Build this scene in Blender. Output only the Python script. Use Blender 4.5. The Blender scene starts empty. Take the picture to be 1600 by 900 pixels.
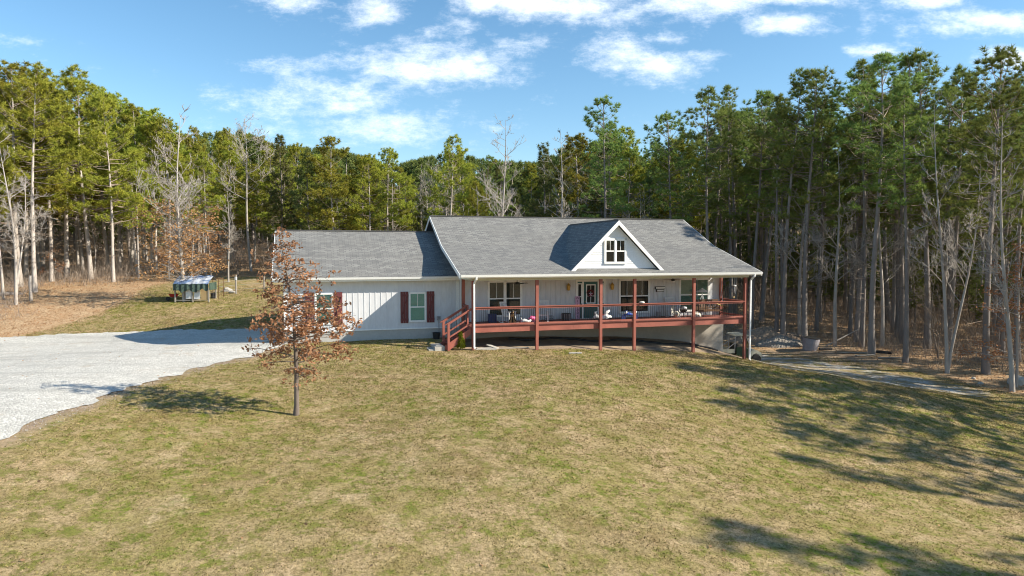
import bpy, math, random
import numpy as np
from mathutils import Vector, Matrix
from mathutils.geometry import delaunay_2d_cdt

SC = bpy.context.scene
COL = SC.collection
R = math.radians
random.seed(7)
rng = np.random.default_rng(7)

# ------------------------------------------------------------------ camera model
F = 1067.0
PITCH = math.atan(56 / F)
CAMZ = 5.0
HA = R(16.8)                       # house yaw
HO = Vector((-1.985, 35.3, 0.0))   # front left corner of the porch
HU = Vector((math.cos(HA), math.sin(HA), 0))
HV = Vector((-math.sin(HA), math.cos(HA), 0))

def hw(u, v, z=0.0):
    return HO + HU * u + HV * v + Vector((0, 0, z))

def ray(px, py):
    a = (px - 800) / F; b = (450 - py) / F
    c, s = math.cos(PITCH), math.sin(PITCH)
    return Vector((a, c + b * s, -s + b * c))

def at(px, py, Y):
    r = ray(px, py); t = Y / r.y
    return Vector((0, 0, CAMZ)) + r * t

# ------------------------------------------------------------------ terrain
ctrl = []
for (u, v, z) in [(-.1, 0, -.05), (3.4, 0, -.19), (7.1, 0, -.35), (9.1, 0, -.47), (12.9, 0, -.73), (16.4, 0, -1.28),
                  (16.8, 2.6, -1.3), (17.6, -.5, -1.55), (-9.42, 3.2, .19), (-5.6, 3.2, .22), (-1, 3.2, .2), (3, 2.6, .2), (9, 2.6, .0), (14, 2.6, -.5),
                  (-9.5, 12, .5), (0, 14, .8), (8, 14, .3), (17.5, 8, -2.3), (17.5, 14, -1.7)]:
    p = hw(u, v); ctrl.append((p.x, p.y, z))
for (px, py, Y) in [(463, 647, 23.2), (0, 690, 18.5), (0, 600, 25), (0, 528, 41.2), (165, 521, 43), (385, 514, 43.5), (150, 625, 22.8), (250, 592, 27), (330, 570, 30.3), (400, 556, 32.7), (254, 543, 35.2), (0, 780, 15.3), (305, 468, 52),
                    (140, 435, 64), (25, 476, 50), (400, 425, 68), (200, 405, 92), (1217, 530, 56), (1200, 470, 84), (1250, 440, 112),
                    (1360, 550, 50), (1480, 582, 44), (1580, 612, 38.5), (1180, 567, 45), (1500, 610, 39), (1560, 540, 56),
                    (1330, 596, 33.5), (1200, 572, 37), (1350, 700, 24.2), (1600, 700, 27), (1600, 640, 34), (800, 700, 19.5), (800, 600, 27.5),
                    (800, 900, 12.8), (1600, 900, 14.3), (1600, 800, 19.3), (0, 900, 12.2), (1000, 560, 34.6), (1100, 640, 26.5)]:
    p = at(px, py, Y); ctrl.append((p.x, p.y, p.z))
ctrl += [(-120, -30, -3), (120, -30, -8), (-150, 60, 4), (150, 60, -4), (-150, 170, 17), (0, 170, 17), (150, 170, 11), (60, 170, 11), (0, -40, -3.5),
         (0, 75, 2.6), (30, 75, -.8), (40, 20, -3.4), (38, 0, -3.6), (0, 110, 7.5), (70, 115, 2.6), (0, 300, 34), (-200, 300, 30), (200, 300, 30), (-60, 110, 8.5),
         (0, 0, -2.0), (-300, 0, 0), (300, 0, -8)]
ctrl = np.array(ctrl)
def _U(r2):
    return np.where(r2 > 1e-9, 0.5 * r2 * np.log(np.maximum(r2, 1e-9)), 0.0)
_S = 50.0
_X = ctrl[:, :2] / _S
_n = len(_X)
_K = _U(((_X[:, None] - _X[None]) ** 2).sum(-1)) + np.eye(_n) * 2e-4
_Pm = np.hstack([np.ones((_n, 1)), _X])
_A = np.zeros((_n + 3, _n + 3)); _A[:_n, :_n] = _K; _A[:_n, _n:] = _Pm; _A[_n:, :_n] = _Pm.T
_w = np.linalg.solve(_A, np.concatenate([ctrl[:, 2], np.zeros(3)]))
def Hn(x, y):
    x = np.asarray(x, float).ravel(); y = np.asarray(y, float).ravel()
    out = np.empty(len(x))
    for i in range(0, len(x), 20000):
        q = np.stack([x[i:i + 20000], y[i:i + 20000]], 1) / _S
        K = _U(((q[:, None] - _X[None]) ** 2).sum(-1))
        out[i:i + 20000] = K @ _w[:_n] + _w[_n] + q @ _w[_n + 1:]
    return out
def H(x, y):
    return float(Hn([x], [y])[0])
def gp(px, py):
    """point of the ground seen in direction (px, py)"""
    r = ray(px, py); lo = 5.0; prev = lo
    Y = lo
    while Y < 160:
        t = Y / r.y
        if CAMZ + r.z * t < H(r.x * t, Y): break
        prev = Y; Y += 1.5
    a, b = prev, Y
    for _ in range(16):
        m = (a + b) / 2; t = m / r.y
        if CAMZ + r.z * t < H(r.x * t, m): b = m
        else: a = m
    t = b / r.y
    return Vector((r.x * t, b, H(r.x * t, b)))

# ------------------------------------------------------------------ object helpers
def tag(o, label=None, cat=None, group=None, kind=None):
    if label: o['label'] = label
    if cat: o['category'] = cat
    if group: o['group'] = group
    if kind: o['kind'] = kind
    return o
def empty(name, loc=(0, 0, 0), rz=0.0, label=None, cat=None, group=None):
    o = bpy.data.objects.new(name, None); COL.objects.link(o)
    o.location = loc; o.rotation_euler = (0, 0, rz); o.empty_display_size = .2
    return tag(o, label, cat, group)

class MB:
    def __init__(s): s.v = []; s.f = []; s.uv = None; s.mi = []
    def add(s, vs, fs, m=0):
        n = len(s.v); s.v.extend([tuple(p) for p in vs]); s.f.extend([tuple(i + n for i in f) for f in fs]); s.mi.extend([m] * len(fs))
    def box(s, x0, x1, y0, y1, z0, z1, M=None, m=0):
        vs = [(x0, y0, z0), (x1, y0, z0), (x1, y1, z0), (x0, y1, z0), (x0, y0, z1), (x1, y0, z1), (x1, y1, z1), (x0, y1, z1)]
        if M is not None: vs = [M @ Vector(p) for p in vs]
        s.add(vs, [(0, 3, 2, 1), (4, 5, 6, 7), (0, 1, 5, 4), (1, 2, 6, 5), (2, 3, 7, 6), (3, 0, 4, 7)], m)
    def cbox(s, c, d, M=None, m=0):
        s.box(c[0] - d[0] / 2, c[0] + d[0] / 2, c[1] - d[1] / 2, c[1] + d[1] / 2, c[2] - d[2] / 2, c[2] + d[2] / 2, M, m)
    def bar(s, a, b, w, h=None, m=0):
        """rectangular bar from a to b"""
        a = Vector(a); b = Vector(b); h = h or w
        d = (b - a).normalized(); up = Vector((0, 0, 1)) if abs(d.z) < .95 else Vector((0, 1, 0))
        x = d.cross(up).normalized(); y = x.cross(d).normalized()
        vs = []
        for p in (a, b):
            for sx, sy in ((-1, -1), (1, -1), (1, 1), (-1, 1)): vs.append(p + x * sx * w / 2 + y * sy * h / 2)
        s.add(vs, [(0, 1, 2, 3), (7, 6, 5, 4), (0, 4, 5, 1), (1, 5, 6, 2), (2, 6, 7, 3), (3, 7, 4, 0)], m)
    def tube(s, pts, rad, n=6, cap=True, m=0):
        pts = [Vector(p) for p in pts]
        if not hasattr(rad, '__len__'): rad = [rad] * len(pts)
        vs = []; fs = []
        ref = None
        for i, p in enumerate(pts):
            d = (pts[min(i + 1, len(pts) - 1)] - pts[max(i - 1, 0)])
            d = d.normalized() if d.length > 1e-9 else Vector((0, 0, 1))
            if ref is None: ref = Vector((1, 0, 0)) if abs(d.x) < .8 else Vector((0, 1, 0))
            x = (ref - d * ref.dot(d)).normalized(); y = d.cross(x); ref = x
            for k in range(n):
                a = 2 * math.pi * k / n; vs.append(p + (x * math.cos(a) + y * math.sin(a)) * rad[i])
        for i in range(len(pts) - 1):
            for k in range(n):
                fs.append((i * n + k, i * n + (k + 1) % n, (i + 1) * n + (k + 1) % n, (i + 1) * n + k))
        if cap: fs.append(tuple(range(n - 1, -1, -1))); fs.append(tuple((len(pts) - 1) * n + k for k in range(n)))
        s.add(vs, fs, m)
    def lathe(s, prof, c=(0, 0, 0), n=16, axis='z', m=0):
        vs = []; fs = []
        for r, h in prof:
            for k in range(n):
                a = 2 * math.pi * k / n
                p = (r * math.cos(a), r * math.sin(a), h)
                if axis == 'y': p = (p[0], p[2], p[1])
                if axis == 'x': p = (p[2], p[0], p[1])
                vs.append((p[0] + c[0], p[1] + c[1], p[2] + c[2]))
        for i in range(len(prof) - 1):
            for k in range(n): fs.append((i * n + k, i * n + (k + 1) % n, (i + 1) * n + (k + 1) % n, (i + 1) * n + k))
        fs.append(tuple(range(n - 1, -1, -1))); fs.append(tuple((len(prof) - 1) * n + k for k in range(n)))
        s.add(vs, fs, m)
    def prism(s, poly, a0, a1, axis='x', m=0):
        """poly in the plane normal to the axis, extruded a0..a1"""
        def P(p, a):
            return {'x': (a, p[0], p[1]), 'y': (p[0], a, p[1]), 'z': (p[0], p[1], a)}[axis]
        n = len(poly); vs = [P(p, a0) for p in poly] + [P(p, a1) for p in poly]
        fs = [tuple(range(n - 1, -1, -1)), tuple(range(n, 2 * n))] + [(i, (i + 1) % n, n + (i + 1) % n, n + i) for i in range(n)]
        s.add(vs, fs, m)
    def build(s, name, mat, parent=None, smooth=False, label=None, loc=None):
        me = bpy.data.meshes.new(name); me.from_pydata([tuple(v) for v in s.v], [], s.f)
        mats = mat if isinstance(mat, (list, tuple)) else [mat]
        for q in mats: me.materials.append(q)
        if len(mats) > 1: me.polygons.foreach_set('material_index', s.mi)
        import bmesh
        bm = bmesh.new(); bm.from_mesh(me); bmesh.ops.recalc_face_normals(bm, faces=bm.faces[:]); bm.to_mesh(me); bm.free()
        if smooth: me.polygons.foreach_set('use_smooth', [True] * len(me.polygons))
        me.update()
        o = bpy.data.objects.new(name, me); COL.objects.link(o)
        if parent: o.parent = parent
        if loc is not None: o.location = loc
        if label: o['label'] = label
        return o

def np_mesh(name, verts, faces_n, mat, parent=None, smooth=False, attr=None):
    """verts (N,3) array; faces consecutive runs of faces_n verts"""
    me = bpy.data.meshes.new(name); N = len(verts); nf = N // faces_n
    me.vertices.add(N); me.vertices.foreach_set('co', np.asarray(verts, np.float32).ravel())
    me.loops.add(N); me.loops.foreach_set('vertex_index', np.arange(N, dtype=np.int32))
    me.polygons.add(nf); me.polygons.foreach_set('loop_start', np.arange(0, N, faces_n, dtype=np.int32))
    me.materials.append(mat)
    me.update(calc_edges=True)
    o = bpy.data.objects.new(name, me); COL.objects.link(o)
    if parent: o.parent = parent
    return o

# ------------------------------------------------------------------ materials
def newmat(name):
    m = bpy.data.materials.new(name); m.use_nodes = True
    nt = m.node_tree; nt.nodes.clear()
    out = nt.nodes.new('ShaderNodeOutputMaterial'); b = nt.nodes.new('ShaderNodeBsdfPrincipled')
    nt.links.new(b.outputs[0], out.inputs[0])
    return m, nt, b, out
def N(nt, t, **kw):
    n = nt.nodes.new(t)
    for k, v in kw.items():
        if k.startswith('i_'):
            n.inputs[k[2:].replace('_', ' ')].default_value = v
        else: setattr(n, k, v)
    return n
def L(nt, a, b): nt.links.new(a, b)
def rgb(c): return (c[0], c[1], c[2], 1)
def math_n(nt, op, a, b=None, c=None, clamp=False):
    n = nt.nodes.new('ShaderNodeMath'); n.operation = op; n.use_clamp = clamp
    for i, q in enumerate((a, b, c)):
        if q is None: continue
        if isinstance(q, (int, float)): n.inputs[i].default_value = q
        else: nt.links.new(q, n.inputs[i])
    return n.outputs[0]
def mixc(nt, f, a, b, mode='MIX'):
    n = nt.nodes.new('ShaderNodeMix'); n.data_type = 'RGBA'; n.blend_type = mode
    for sock, q in ((n.inputs[0], f), (n.inputs[6], a), (n.inputs[7], b)):
        if isinstance(q, (int, float)): sock.default_value = q
        elif isinstance(q, tuple): sock.default_value = rgb(q)
        else: nt.links.new(q, sock)
    return n.outputs[2]
def noise(nt, co, scale, detail=4, rough=.55, lo=None, hi=None):
    n = nt.nodes.new('ShaderNodeTexNoise'); n.inputs['Scale'].default_value = scale
    n.inputs['Detail'].default_value = detail; n.inputs['Roughness'].default_value = rough
    nt.links.new(co, n.inputs['Vector']); o = n.outputs[0]
    if lo is not None:
        m = nt.nodes.new('ShaderNodeMapRange'); m.inputs[1].default_value = lo; m.inputs[2].default_value = hi
        nt.links.new(o, m.inputs[0]); o = m.outputs[0]
    return o
def scaled(nt, co, s):
    m = nt.nodes.new('ShaderNodeMapping'); m.inputs['Scale'].default_value = s; nt.links.new(co, m.inputs[0]); return m.outputs[0]

def simple(name, c1, c2=None, scale=6, rough=.7, bump=0.0, stretch=None, metal=0.0, spec=.4, bscale=None, rnd=0.0):
    m, nt, b, out = newmat(name)
    tc = N(nt, 'ShaderNodeTexCoord'); co = tc.outputs['Object']
    if stretch: co = scaled(nt, co, stretch)
    c2 = c2 or tuple(q * .75 for q in c1)
    f = noise(nt, co, scale, 5, .6, .3, .7)
    c = mixc(nt, f, c1, c2)
    f2 = noise(nt, co, scale * 7, 3, .6, .35, .65)
    c = mixc(nt, math_n(nt, 'MULTIPLY', f2, .35), c, tuple(q * .7 for q in c1))
    if rnd:
        oi = N(nt, 'ShaderNodeObjectInfo')
        k = math_n(nt, 'MULTIPLY_ADD', oi.outputs['Random'], rnd, 1 - rnd / 2)
        hs = N(nt, 'ShaderNodeHueSaturation'); L(nt, c, hs.inputs['Color']); L(nt, k, hs.inputs['Value']); c = hs.outputs[0]
    L(nt, c, b.inputs['Base Color']); b.inputs['Roughness'].default_value = rough; b.inputs['Metallic'].default_value = metal
    b.inputs['Specular IOR Level'].default_value = spec
    if bump:
        bn = N(nt, 'ShaderNodeBump'); bn.inputs['Strength'].default_value = bump; bn.inputs['Distance'].default_value = .02
        L(nt, noise(nt, co, bscale or scale * 5, 4, .6), bn.inputs['Height']); L(nt, bn.outputs[0], b.inputs['Normal'])
    return m

M = {}
M['siding'] = simple('siding_paint', (.66, .67, .69), (.60, .61, .64), 1.3, .55, .05, (1, 1, .25))
M['lap'] = simple('lap_siding', (.80, .81, .82), (.76, .77, .79), 2, .5)
M['white'] = simple('white_trim', (.86, .86, .84), (.80, .80, .78), 3, .45)
M['cream'] = simple('cream_beam', (.62, .56, .40), (.56, .50, .36), 2, .6)
M['red'] = simple('red_stained_timber', (.39, .125, .088), (.24, .075, .055), 3.5, .65, .2, (.35, 1, .35))
M['reddark'] = simple('weathered_red_timber', (.30, .11, .085), (.20, .08, .065), 3, .75, .2)
M['shutter'] = simple('maroon_shutter_paint', (.17, .045, .045), (.13, .035, .035), 4, .6, .1, (1, 1, .1))
M['concrete'] = simple('concrete', (.47, .46, .43), (.40, .39, .37), 1.2, .9, .3)
M['block'] = simple('tan_foundation', (.42, .385, .34), (.36, .33, .29), 1.1, .9, .3)
M['black'] = simple('black_metal', (.015, .015, .016), (.02, .02, .02), 5, .45)
M['blackp'] = simple('black_plastic', (.02, .02, .022), (.03, .03, .03), 5, .6)
M['teal'] = simple('teal_door_paint', (.035, .12, .115), (.03, .10, .10), 3, .4)
M['blind_teal'] = simple('teal_blind', (.30, .66, .60), (.26, .58, .53), 2, .6)
M['blind_dark'] = simple('dark_blind', (.075, .085, .08), (.05, .06, .055), 2, .7)
M['curtain'] = simple('dark_curtain', (.018, .02, .02), (.03, .032, .03), 3, .8)  # near-black colour stands in for the unlit rooms behind the glass
M['blind_green'] = simple('green_blind', (.26, .38, .31), (.22, .33, .26), 2, .7)
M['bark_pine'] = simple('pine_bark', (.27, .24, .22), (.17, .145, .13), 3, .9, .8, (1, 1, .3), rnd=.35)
M['bark_light'] = simple('light_pine_bark', (.50, .45, .40), (.30, .26, .23), 3, .9, .8, (1, 1, .3), rnd=.3)  # sunlight on the left pines put into a brighter bark colour
M['bark_pale'] = simple('pale_bark', (.46, .42, .375), (.30, .265, .235), 3, .85, .3, (1, 1, .4), rnd=.3)
M['bark_oak'] = simple('oak_bark', (.19, .155, .13), (.12, .095, .08), 5, .9, .6, (1, 1, .3))
M['twig'] = simple('grey_twigs', (.30, .24, .19), (.20, .155, .12), 2, .85, rnd=.4)
M['whiteplastic'] = simple('white_plastic', (.75, .75, .74), (.68, .68, .67), 4, .4)
M['chairpaint'] = simple('white_chair_paint', (.72, .72, .72), (.6, .6, .6), 6, .5)
M['pink'] = simple('pink_plastic', (.75, .12, .30), (.65, .10, .25), 4, .4)
M['pinkpaint'] = simple('pale_pink_paint', (.68, .42, .56), (.6, .36, .5), 4, .5)
M['purple'] = simple('dark_purple_paint', (.10, .02, .06), (.08, .02, .05), 4, .5)
M['redplastic'] = simple('red_plastic', (.45, .03, .03), (.4, .03, .03), 4, .4)
M['blue'] = simple('blue_plastic', (.03, .09, .42), (.03, .07, .33), 4, .35)
M['navy'] = simple('navy_plastic', (.02, .035, .14), (.02, .03, .11), 4, .4)
M['brass'] = simple('brass', (.55, .36, .10), (.45, .28, .08), 6, .35, metal=.6)
M['galv'] = simple('galvanised_steel', (.42, .42, .44), (.3, .3, .32), 2.5, .5, metal=.5)
M['greysteel'] = simple('faded_grey_steel', (.33, .31, .33), (.22, .20, .22), 1.6, .7)
M['brownwood'] = simple('brown_wood', (.17, .085, .04), (.11, .055, .03), 4, .6, .2, (1, 1, 4))
M['tanwood'] = simple('tan_plywood', (.50, .35, .17), (.42, .29, .14), 3, .7)
M['greywood'] = simple('weathered_wood', (.40, .36, .31), (.28, .25, .21), 4, .85, .3, (1, 4, 4))
M['rubber'] = simple('rubber', (.022, .022, .022), (.035, .033, .03), 6, .8)
M['utv'] = simple('olive_tan_plastic', (.47, .45, .36), (.40, .38, .3), 5, .45)
M['utvgreen'] = simple('dark_green_plastic', (.02, .045, .02), (.03, .06, .03), 5, .5)
M['stone'] = simple('pale_stone', (.50, .47, .42), (.36, .34, .30), 3, .9, .6)
M['tarpgreen'] = simple('green_tarp', (.075, .115, .09), (.025, .05, .04), 5, .55, .8, bscale=12)
M['furblack'] = simple('black_fur', (.02, .018, .016), (.03, .026, .022), 20, .9, .5)
M['furtan'] = simple('tan_fur', (.45, .28, .14), (.35, .21, .10), 20, .9, .5)
M['wreath'] = simple('red_berry_wreath', (.25, .02, .03), (.08, .05, .03), 30, .8, .6)
M['yellow'] = simple('yellow_pole_paint', (.70, .52, .12), (.6, .44, .1), 5, .5)
M['burlap'] = simple('cream_cloth', (.66, .62, .52), (.55, .51, .43), 5, .8, .3)

# tarp over the coop: blue and white
def mk_tarp():
    m, nt, b, out = newmat('blue_white_tarp')
    tc = N(nt, 'ShaderNodeTexCoord')
    f = noise(nt, scaled(nt, tc.outputs['Object'], (.7, 1.5, 2.5)), 1.3, 3, .5, .46, .54)
    c = mixc(nt, f, (.11, .17, .30), (.42, .46, .52))
    L(nt, c, b.inputs['Base Color']); b.inputs['Roughness'].default_value = .4
    bn = N(nt, 'ShaderNodeBump'); bn.inputs['Strength'].default_value = .5; bn.inputs['Distance'].default_value = .05
    L(nt, noise(nt, tc.outputs['Object'], 4, 3, .6), bn.inputs['Height']); L(nt, bn.outputs[0], b.inputs['Normal'])
    return m
M['tarp'] = mk_tarp()

def mk_glass():
    m, nt, b, out = newmat('window_glass')
    tr = N(nt, 'ShaderNodeBsdfTransparent'); tr.inputs[0].default_value = (.86, .9, .88, 1)
    gl = N(nt, 'ShaderNodeBsdfGlossy'); gl.inputs['Roughness'].default_value = .03
    fr = N(nt, 'ShaderNodeFresnel'); fr.inputs[0].default_value = 1.5
    mx = N(nt, 'ShaderNodeMixShader'); L(nt, math_n(nt, 'MULTIPLY_ADD', fr.outputs[0], .9, .0), mx.inputs[0]); L(nt, tr.outputs[0], mx.inputs[1]); L(nt, gl.outputs[0], mx.inputs[2])
    L(nt, mx.outputs[0], out.inputs[0]); return m
M['glass'] = mk_glass()

def mk_shingle():
    m, nt, b, out = newmat('asphalt_shingles')
    uv = N(nt, 'ShaderNodeUVMap'); uv.uv_map = 'uv'
    br = N(nt, 'ShaderNodeTexBrick'); L(nt, uv.outputs[0], br.inputs['Vector'])
    br.offset = .37; br.inputs['Scale'].default_value = 1.0
    br.inputs['Brick Width'].default_value = .34; br.inputs['Row Height'].default_value = .143
    br.inputs['Mortar Size'].default_value = .011; br.inputs['Mortar Smooth'].default_value = .2
    br.inputs['Color1'].default_value = (.28, .278, .262, 1); br.inputs['Color2'].default_value = (.15, .15, .149, 1); br.inputs['Mortar'].default_value = (.07, .07, .073, 1)
    br.inputs['Bias'].default_value = -.1
    n1 = noise(nt, uv.outputs[0], .45, 4, .6, .3, .7)
    c = mixc(nt, math_n(nt, 'MULTIPLY', n1, .28), br.outputs[0], (.26, .25, .225))
    n2 = noise(nt, scaled(nt, uv.outputs[0], (1, 3, 1)), 9, 3, .7, .3, .7)
    c = mixc(nt, math_n(nt, 'MULTIPLY', n2, .45), c, (.13, .132, .135))
    L(nt, c, b.inputs['Base Color']); b.inputs['Roughness'].default_value = .95; b.inputs['Specular IOR Level'].default_value = .2
    bn = N(nt, 'ShaderNodeBump'); bn.inputs['Strength'].default_value = .6; bn.inputs['Distance'].default_value = .02
    L(nt, math_n(nt, 'ADD', br.outputs['Fac'], n2), bn.inputs['Height']); bn.invert = True
    L(nt, bn.outputs[0], b.inputs['Normal']); return m
M['shingle'] = mk_shingle()

def mk_needles(name, c1, c2, c3, rnd=1.0):
    m, nt, b, out = newmat(name)
    g = N(nt, 'ShaderNodeNewGeometry'); oi = N(nt, 'ShaderNodeObjectInfo'); tc = N(nt, 'ShaderNodeTexCoord')
    f = noise(nt, tc.outputs['Object'], .55, 3, .6, .35, .65)
    c = mixc(nt, f, c1, c2)
    c = mixc(nt, math_n(nt, 'MULTIPLY', g.outputs['Random Per Island'], .5), c, c3)
    k = math_n(nt, 'MULTIPLY_ADD', oi.outputs['Random'], .5 * rnd, 1 - .25 * rnd)
    h = math_n(nt, 'MULTIPLY_ADD', oi.outputs['Random'], .05 * rnd, .5 - .025 * rnd)
    hs = N(nt, 'ShaderNodeHueSaturation'); L(nt, c, hs.inputs['Color']); L(nt, k, hs.inputs['Value']); L(nt, h, hs.inputs['Hue'])
    df = N(nt, 'ShaderNodeBsdfDiffuse'); tl = N(nt, 'ShaderNodeBsdfTranslucent'); L(nt, hs.outputs[0], df.inputs[0]); L(nt, hs.outputs[0], tl.inputs[0])
    mx = N(nt, 'ShaderNodeMixShader'); mx.inputs[0].default_value = .33; L(nt, df.outputs[0], mx.inputs[1]); L(nt, tl.outputs[0], mx.inputs[2])
    L(nt, mx.outputs[0], out.inputs[0]); return m
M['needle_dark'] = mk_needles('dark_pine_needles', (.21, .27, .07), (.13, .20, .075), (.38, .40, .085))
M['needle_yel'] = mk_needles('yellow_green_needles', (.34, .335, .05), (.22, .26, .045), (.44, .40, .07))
M['needle_cedar'] = mk_needles('cedar_foliage', (.18, .215, .06), (.12, .17, .065), (.26, .24, .08))
M['bush'] = mk_needles('arborvitae_foliage', (.20, .26, .02), (.12, .18, .02), (.26, .30, .04))
M['brownleaf'] = mk_needles('dry_brown_leaves', (.39, .19, .10), (.23, .11, .06), (.52, .32, .19), 0)
M['orangeleaf'] = mk_needles('dry_orange_leaves', (.42, .22, .10), (.30, .15, .075), (.52, .32, .17), .4)
M['litterleaf'] = mk_needles('fallen_leaf', (.46, .28, .15), (.32, .18, .09), (.58, .42, .26))

def lawn_group():
    g = bpy.data.node_groups.new('lawn_colour', 'ShaderNodeTree')
    g.interface.new_socket('Colour', in_out='OUTPUT', socket_type='NodeSocketColor')
    o = g.nodes.new('NodeGroupOutput'); tc = g.nodes.new('ShaderNodeNewGeometry'); co = tc.outputs['Position']
    mp = g.nodes.new('ShaderNodeMapping'); mp.inputs['Scale'].default_value = (1, 1, .2); g.links.new(co, mp.inputs[0]); co = mp.outputs[0]
    big = noise(g, co, .16, 4, .6, .36, .62)
    mid = noise(g, co, .75, 5, .65, .38, .62)
    tan = mixc(g, noise(g, co, 2.6, 5, .7, .4, .6), (.53, .39, .235), (.30, .21, .115))
    olive = mixc(g, noise(g, co, 2.7, 4, .6, .4, .6), (.25, .212, .065), (.36, .298, .115))
    green = mixc(g, noise(g, co, 5, 3, .6, .4, .6), (.13, .18, .018), (.20, .24, .035))
    f1 = math_n(g, 'MULTIPLY', math_n(g, 'MULTIPLY_ADD', big, .5, math_n(g, 'MULTIPLY', mid, .6), clamp=True), .9)
    c = mixc(g, f1, tan, olive)
    f2 = noise(g, co, 2.6, 7, .8, .5, .58)
    f2 = math_n(g, 'MULTIPLY', f2, math_n(g, 'MULTIPLY_ADD', big, .6, .4))
    c = mixc(g, f2, c, green)
    brown = noise(g, co, .38, 5, .7, .54, .68)
    c = mixc(g, math_n(g, 'MULTIPLY', brown, .6), c, (.30, .205, .105))
    pale = noise(g, co, .55, 6, .75, .56, .68)
    c = mixc(g, math_n(g, 'MULTIPLY', pale, .65), c, (.64, .49, .31))
    fine = noise(g, co, 11, 5, .8, .42, .60)
    c = mixc(g, math_n(g, 'MULTIPLY', fine, .62), c, (.13, .10, .04))
    g.links.new(c, o.inputs[0]); return g
LG = lawn_group()

def mk_ground():
    m, nt, b, out = newmat('ground_surface')
    g = N(nt, 'ShaderNodeNewGeometry'); co = g.outputs['Position']
    gr = N(nt, 'ShaderNodeGroup'); gr.node_tree = LG
    at_ = N(nt, 'ShaderNodeAttribute'); at_.attribute_name = 'litter'
    ad = N(nt, 'ShaderNodeAttribute'); ad.attribute_name = 'dirt'
    lit = mixc(nt, noise(nt, co, 1.1, 5, .65, .35, .65), (.48, .31, .17), (.58, .44, .28))
    lit = mixc(nt, noise(nt, co, 9, 4, .7, .4, .65), lit, (.27, .16, .085))
    n = noise(nt, co, .9, 6, .7)
    f = math_n(nt, 'ADD', at_.outputs['Fac'], math_n(nt, 'MULTIPLY_ADD', n, 1.1, -.55))
    mr = N(nt, 'ShaderNodeMapRange'); mr.inputs[1].default_value = .35; mr.inputs[2].default_value = .65; L(nt, f, mr.inputs[0])
    c = mixc(nt, mr.outputs[0], gr.outputs[0], lit)
    dirt = mixc(nt, noise(nt, co, 2, 5, .7, .35, .65), (.40, .30, .20), (.24, .185, .14))
    f = math_n(nt, 'ADD', ad.outputs['Fac'], math_n(nt, 'MULTIPLY_ADD', n, .9, -.45))
    mr2 = N(nt, 'ShaderNodeMapRange'); mr2.inputs[1].default_value = .35; mr2.inputs[2].default_value = .65; L(nt, f, mr2.inputs[0])
    c = mixc(nt, mr2.outputs[0], c, dirt)
    L(nt, c, b.inputs['Base Color']); b.inputs['Roughness'].default_value = 1; b.inputs['Specular IOR Level'].default_value = .1
    bn = N(nt, 'ShaderNodeBump'); bn.inputs['Strength'].default_value = .9; bn.inputs['Distance'].default_value = .06
    L(nt, math_n(nt, 'ADD', noise(nt, co, 5, 5, .75), math_n(nt, 'MULTIPLY', noise(nt, co, 22, 3, .7), .5)), bn.inputs['Height'])
    L(nt, bn.outputs[0], b.inputs['Normal']); return m
M['ground'] = mk_ground()

def mk_grass():
    m, nt, b, out = newmat('grass_blades')
    gr = N(nt, 'ShaderNodeGroup'); gr.node_tree = LG
    g = N(nt, 'ShaderNodeNewGeometry')
    k = math_n(nt, 'MULTIPLY_ADD', g.outputs['Random Per Island'], 1.15, .5)
    hs = N(nt, 'ShaderNodeHueSaturation'); L(nt, gr.outputs[0], hs.inputs['Color']); L(nt, k, hs.inputs['Value'])
    c = hs.outputs[0]
    df = N(nt, 'ShaderNodeBsdfDiffuse'); tl = N(nt, 'ShaderNodeBsdfTranslucent'); L(nt, c, df.inputs[0]); L(nt, c, tl.inputs[0])
    mx = N(nt, 'ShaderNodeMixShader'); mx.inputs[0].default_value = .35; L(nt, df.outputs[0], mx.inputs[1]); L(nt, tl.outputs[0], mx.inputs[2])
    L(nt, mx.outputs[0], out.inputs[0]); return m
M['grass'] = mk_grass()

def mk_gravel(name, a, b_, grassy):
    m, nt, b, out = newmat(name)
    g = N(nt, 'ShaderNodeNewGeometry'); co = g.outputs['Position']
    v = N(nt, 'ShaderNodeTexVoronoi'); v.inputs['Scale'].default_value = 16; L(nt, co, v.inputs['Vector'])
    sp = N(nt, 'ShaderNodeSeparateColor'); L(nt, v.outputs['Color'], sp.inputs[0])
    c = mixc(nt, sp.outputs[0], a, b_)
    c = mixc(nt, math_n(nt, 'MULTIPLY', noise(nt, co, 1.2, 5, .7, .45, .7), .5), c, tuple(q * .8 for q in b_))
    c = mixc(nt, noise(nt, co, .5, 5, .75, .58, .76), c, (.42, .34, .25))
    c = mixc(nt, math_n(nt, 'MULTIPLY', noise(nt, scaled(nt, co, (.12, 1, 1)), .9, 4, .6, .5, .7), .45), c, tuple(q * .72 for q in b_))
    if grassy:
        gr = N(nt, 'ShaderNodeGroup'); gr.node_tree = LG
        c = mixc(nt, noise(nt, co, .8, 6, .75, .44, .56), c, gr.outputs[0])
        c = mixc(nt, math_n(nt, 'MULTIPLY', noise(nt, co, 1.9, 5, .7, .45, .6), .7), c, (.23, .17, .12))
    L(nt, c, b.inputs['Base Color']); b.inputs['Roughness'].default_value = .95; b.inputs['Specular IOR Level'].default_value = .2
    bn = N(nt, 'ShaderNodeBump'); bn.inputs['Strength'].default_value = .8; bn.inputs['Distance'].default_value = .03
    L(nt, math_n(nt, 'ADD', v.outputs['Distance'], noise(nt, co, 1.5, 4, .6)), bn.inputs['Height']); bn.invert = True
    L(nt, bn.outputs[0], b.inputs['Normal']); return m
M['gravel'] = mk_gravel('pale_gravel', (.66, .64, .585), (.42, .405, .365), False)
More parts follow.
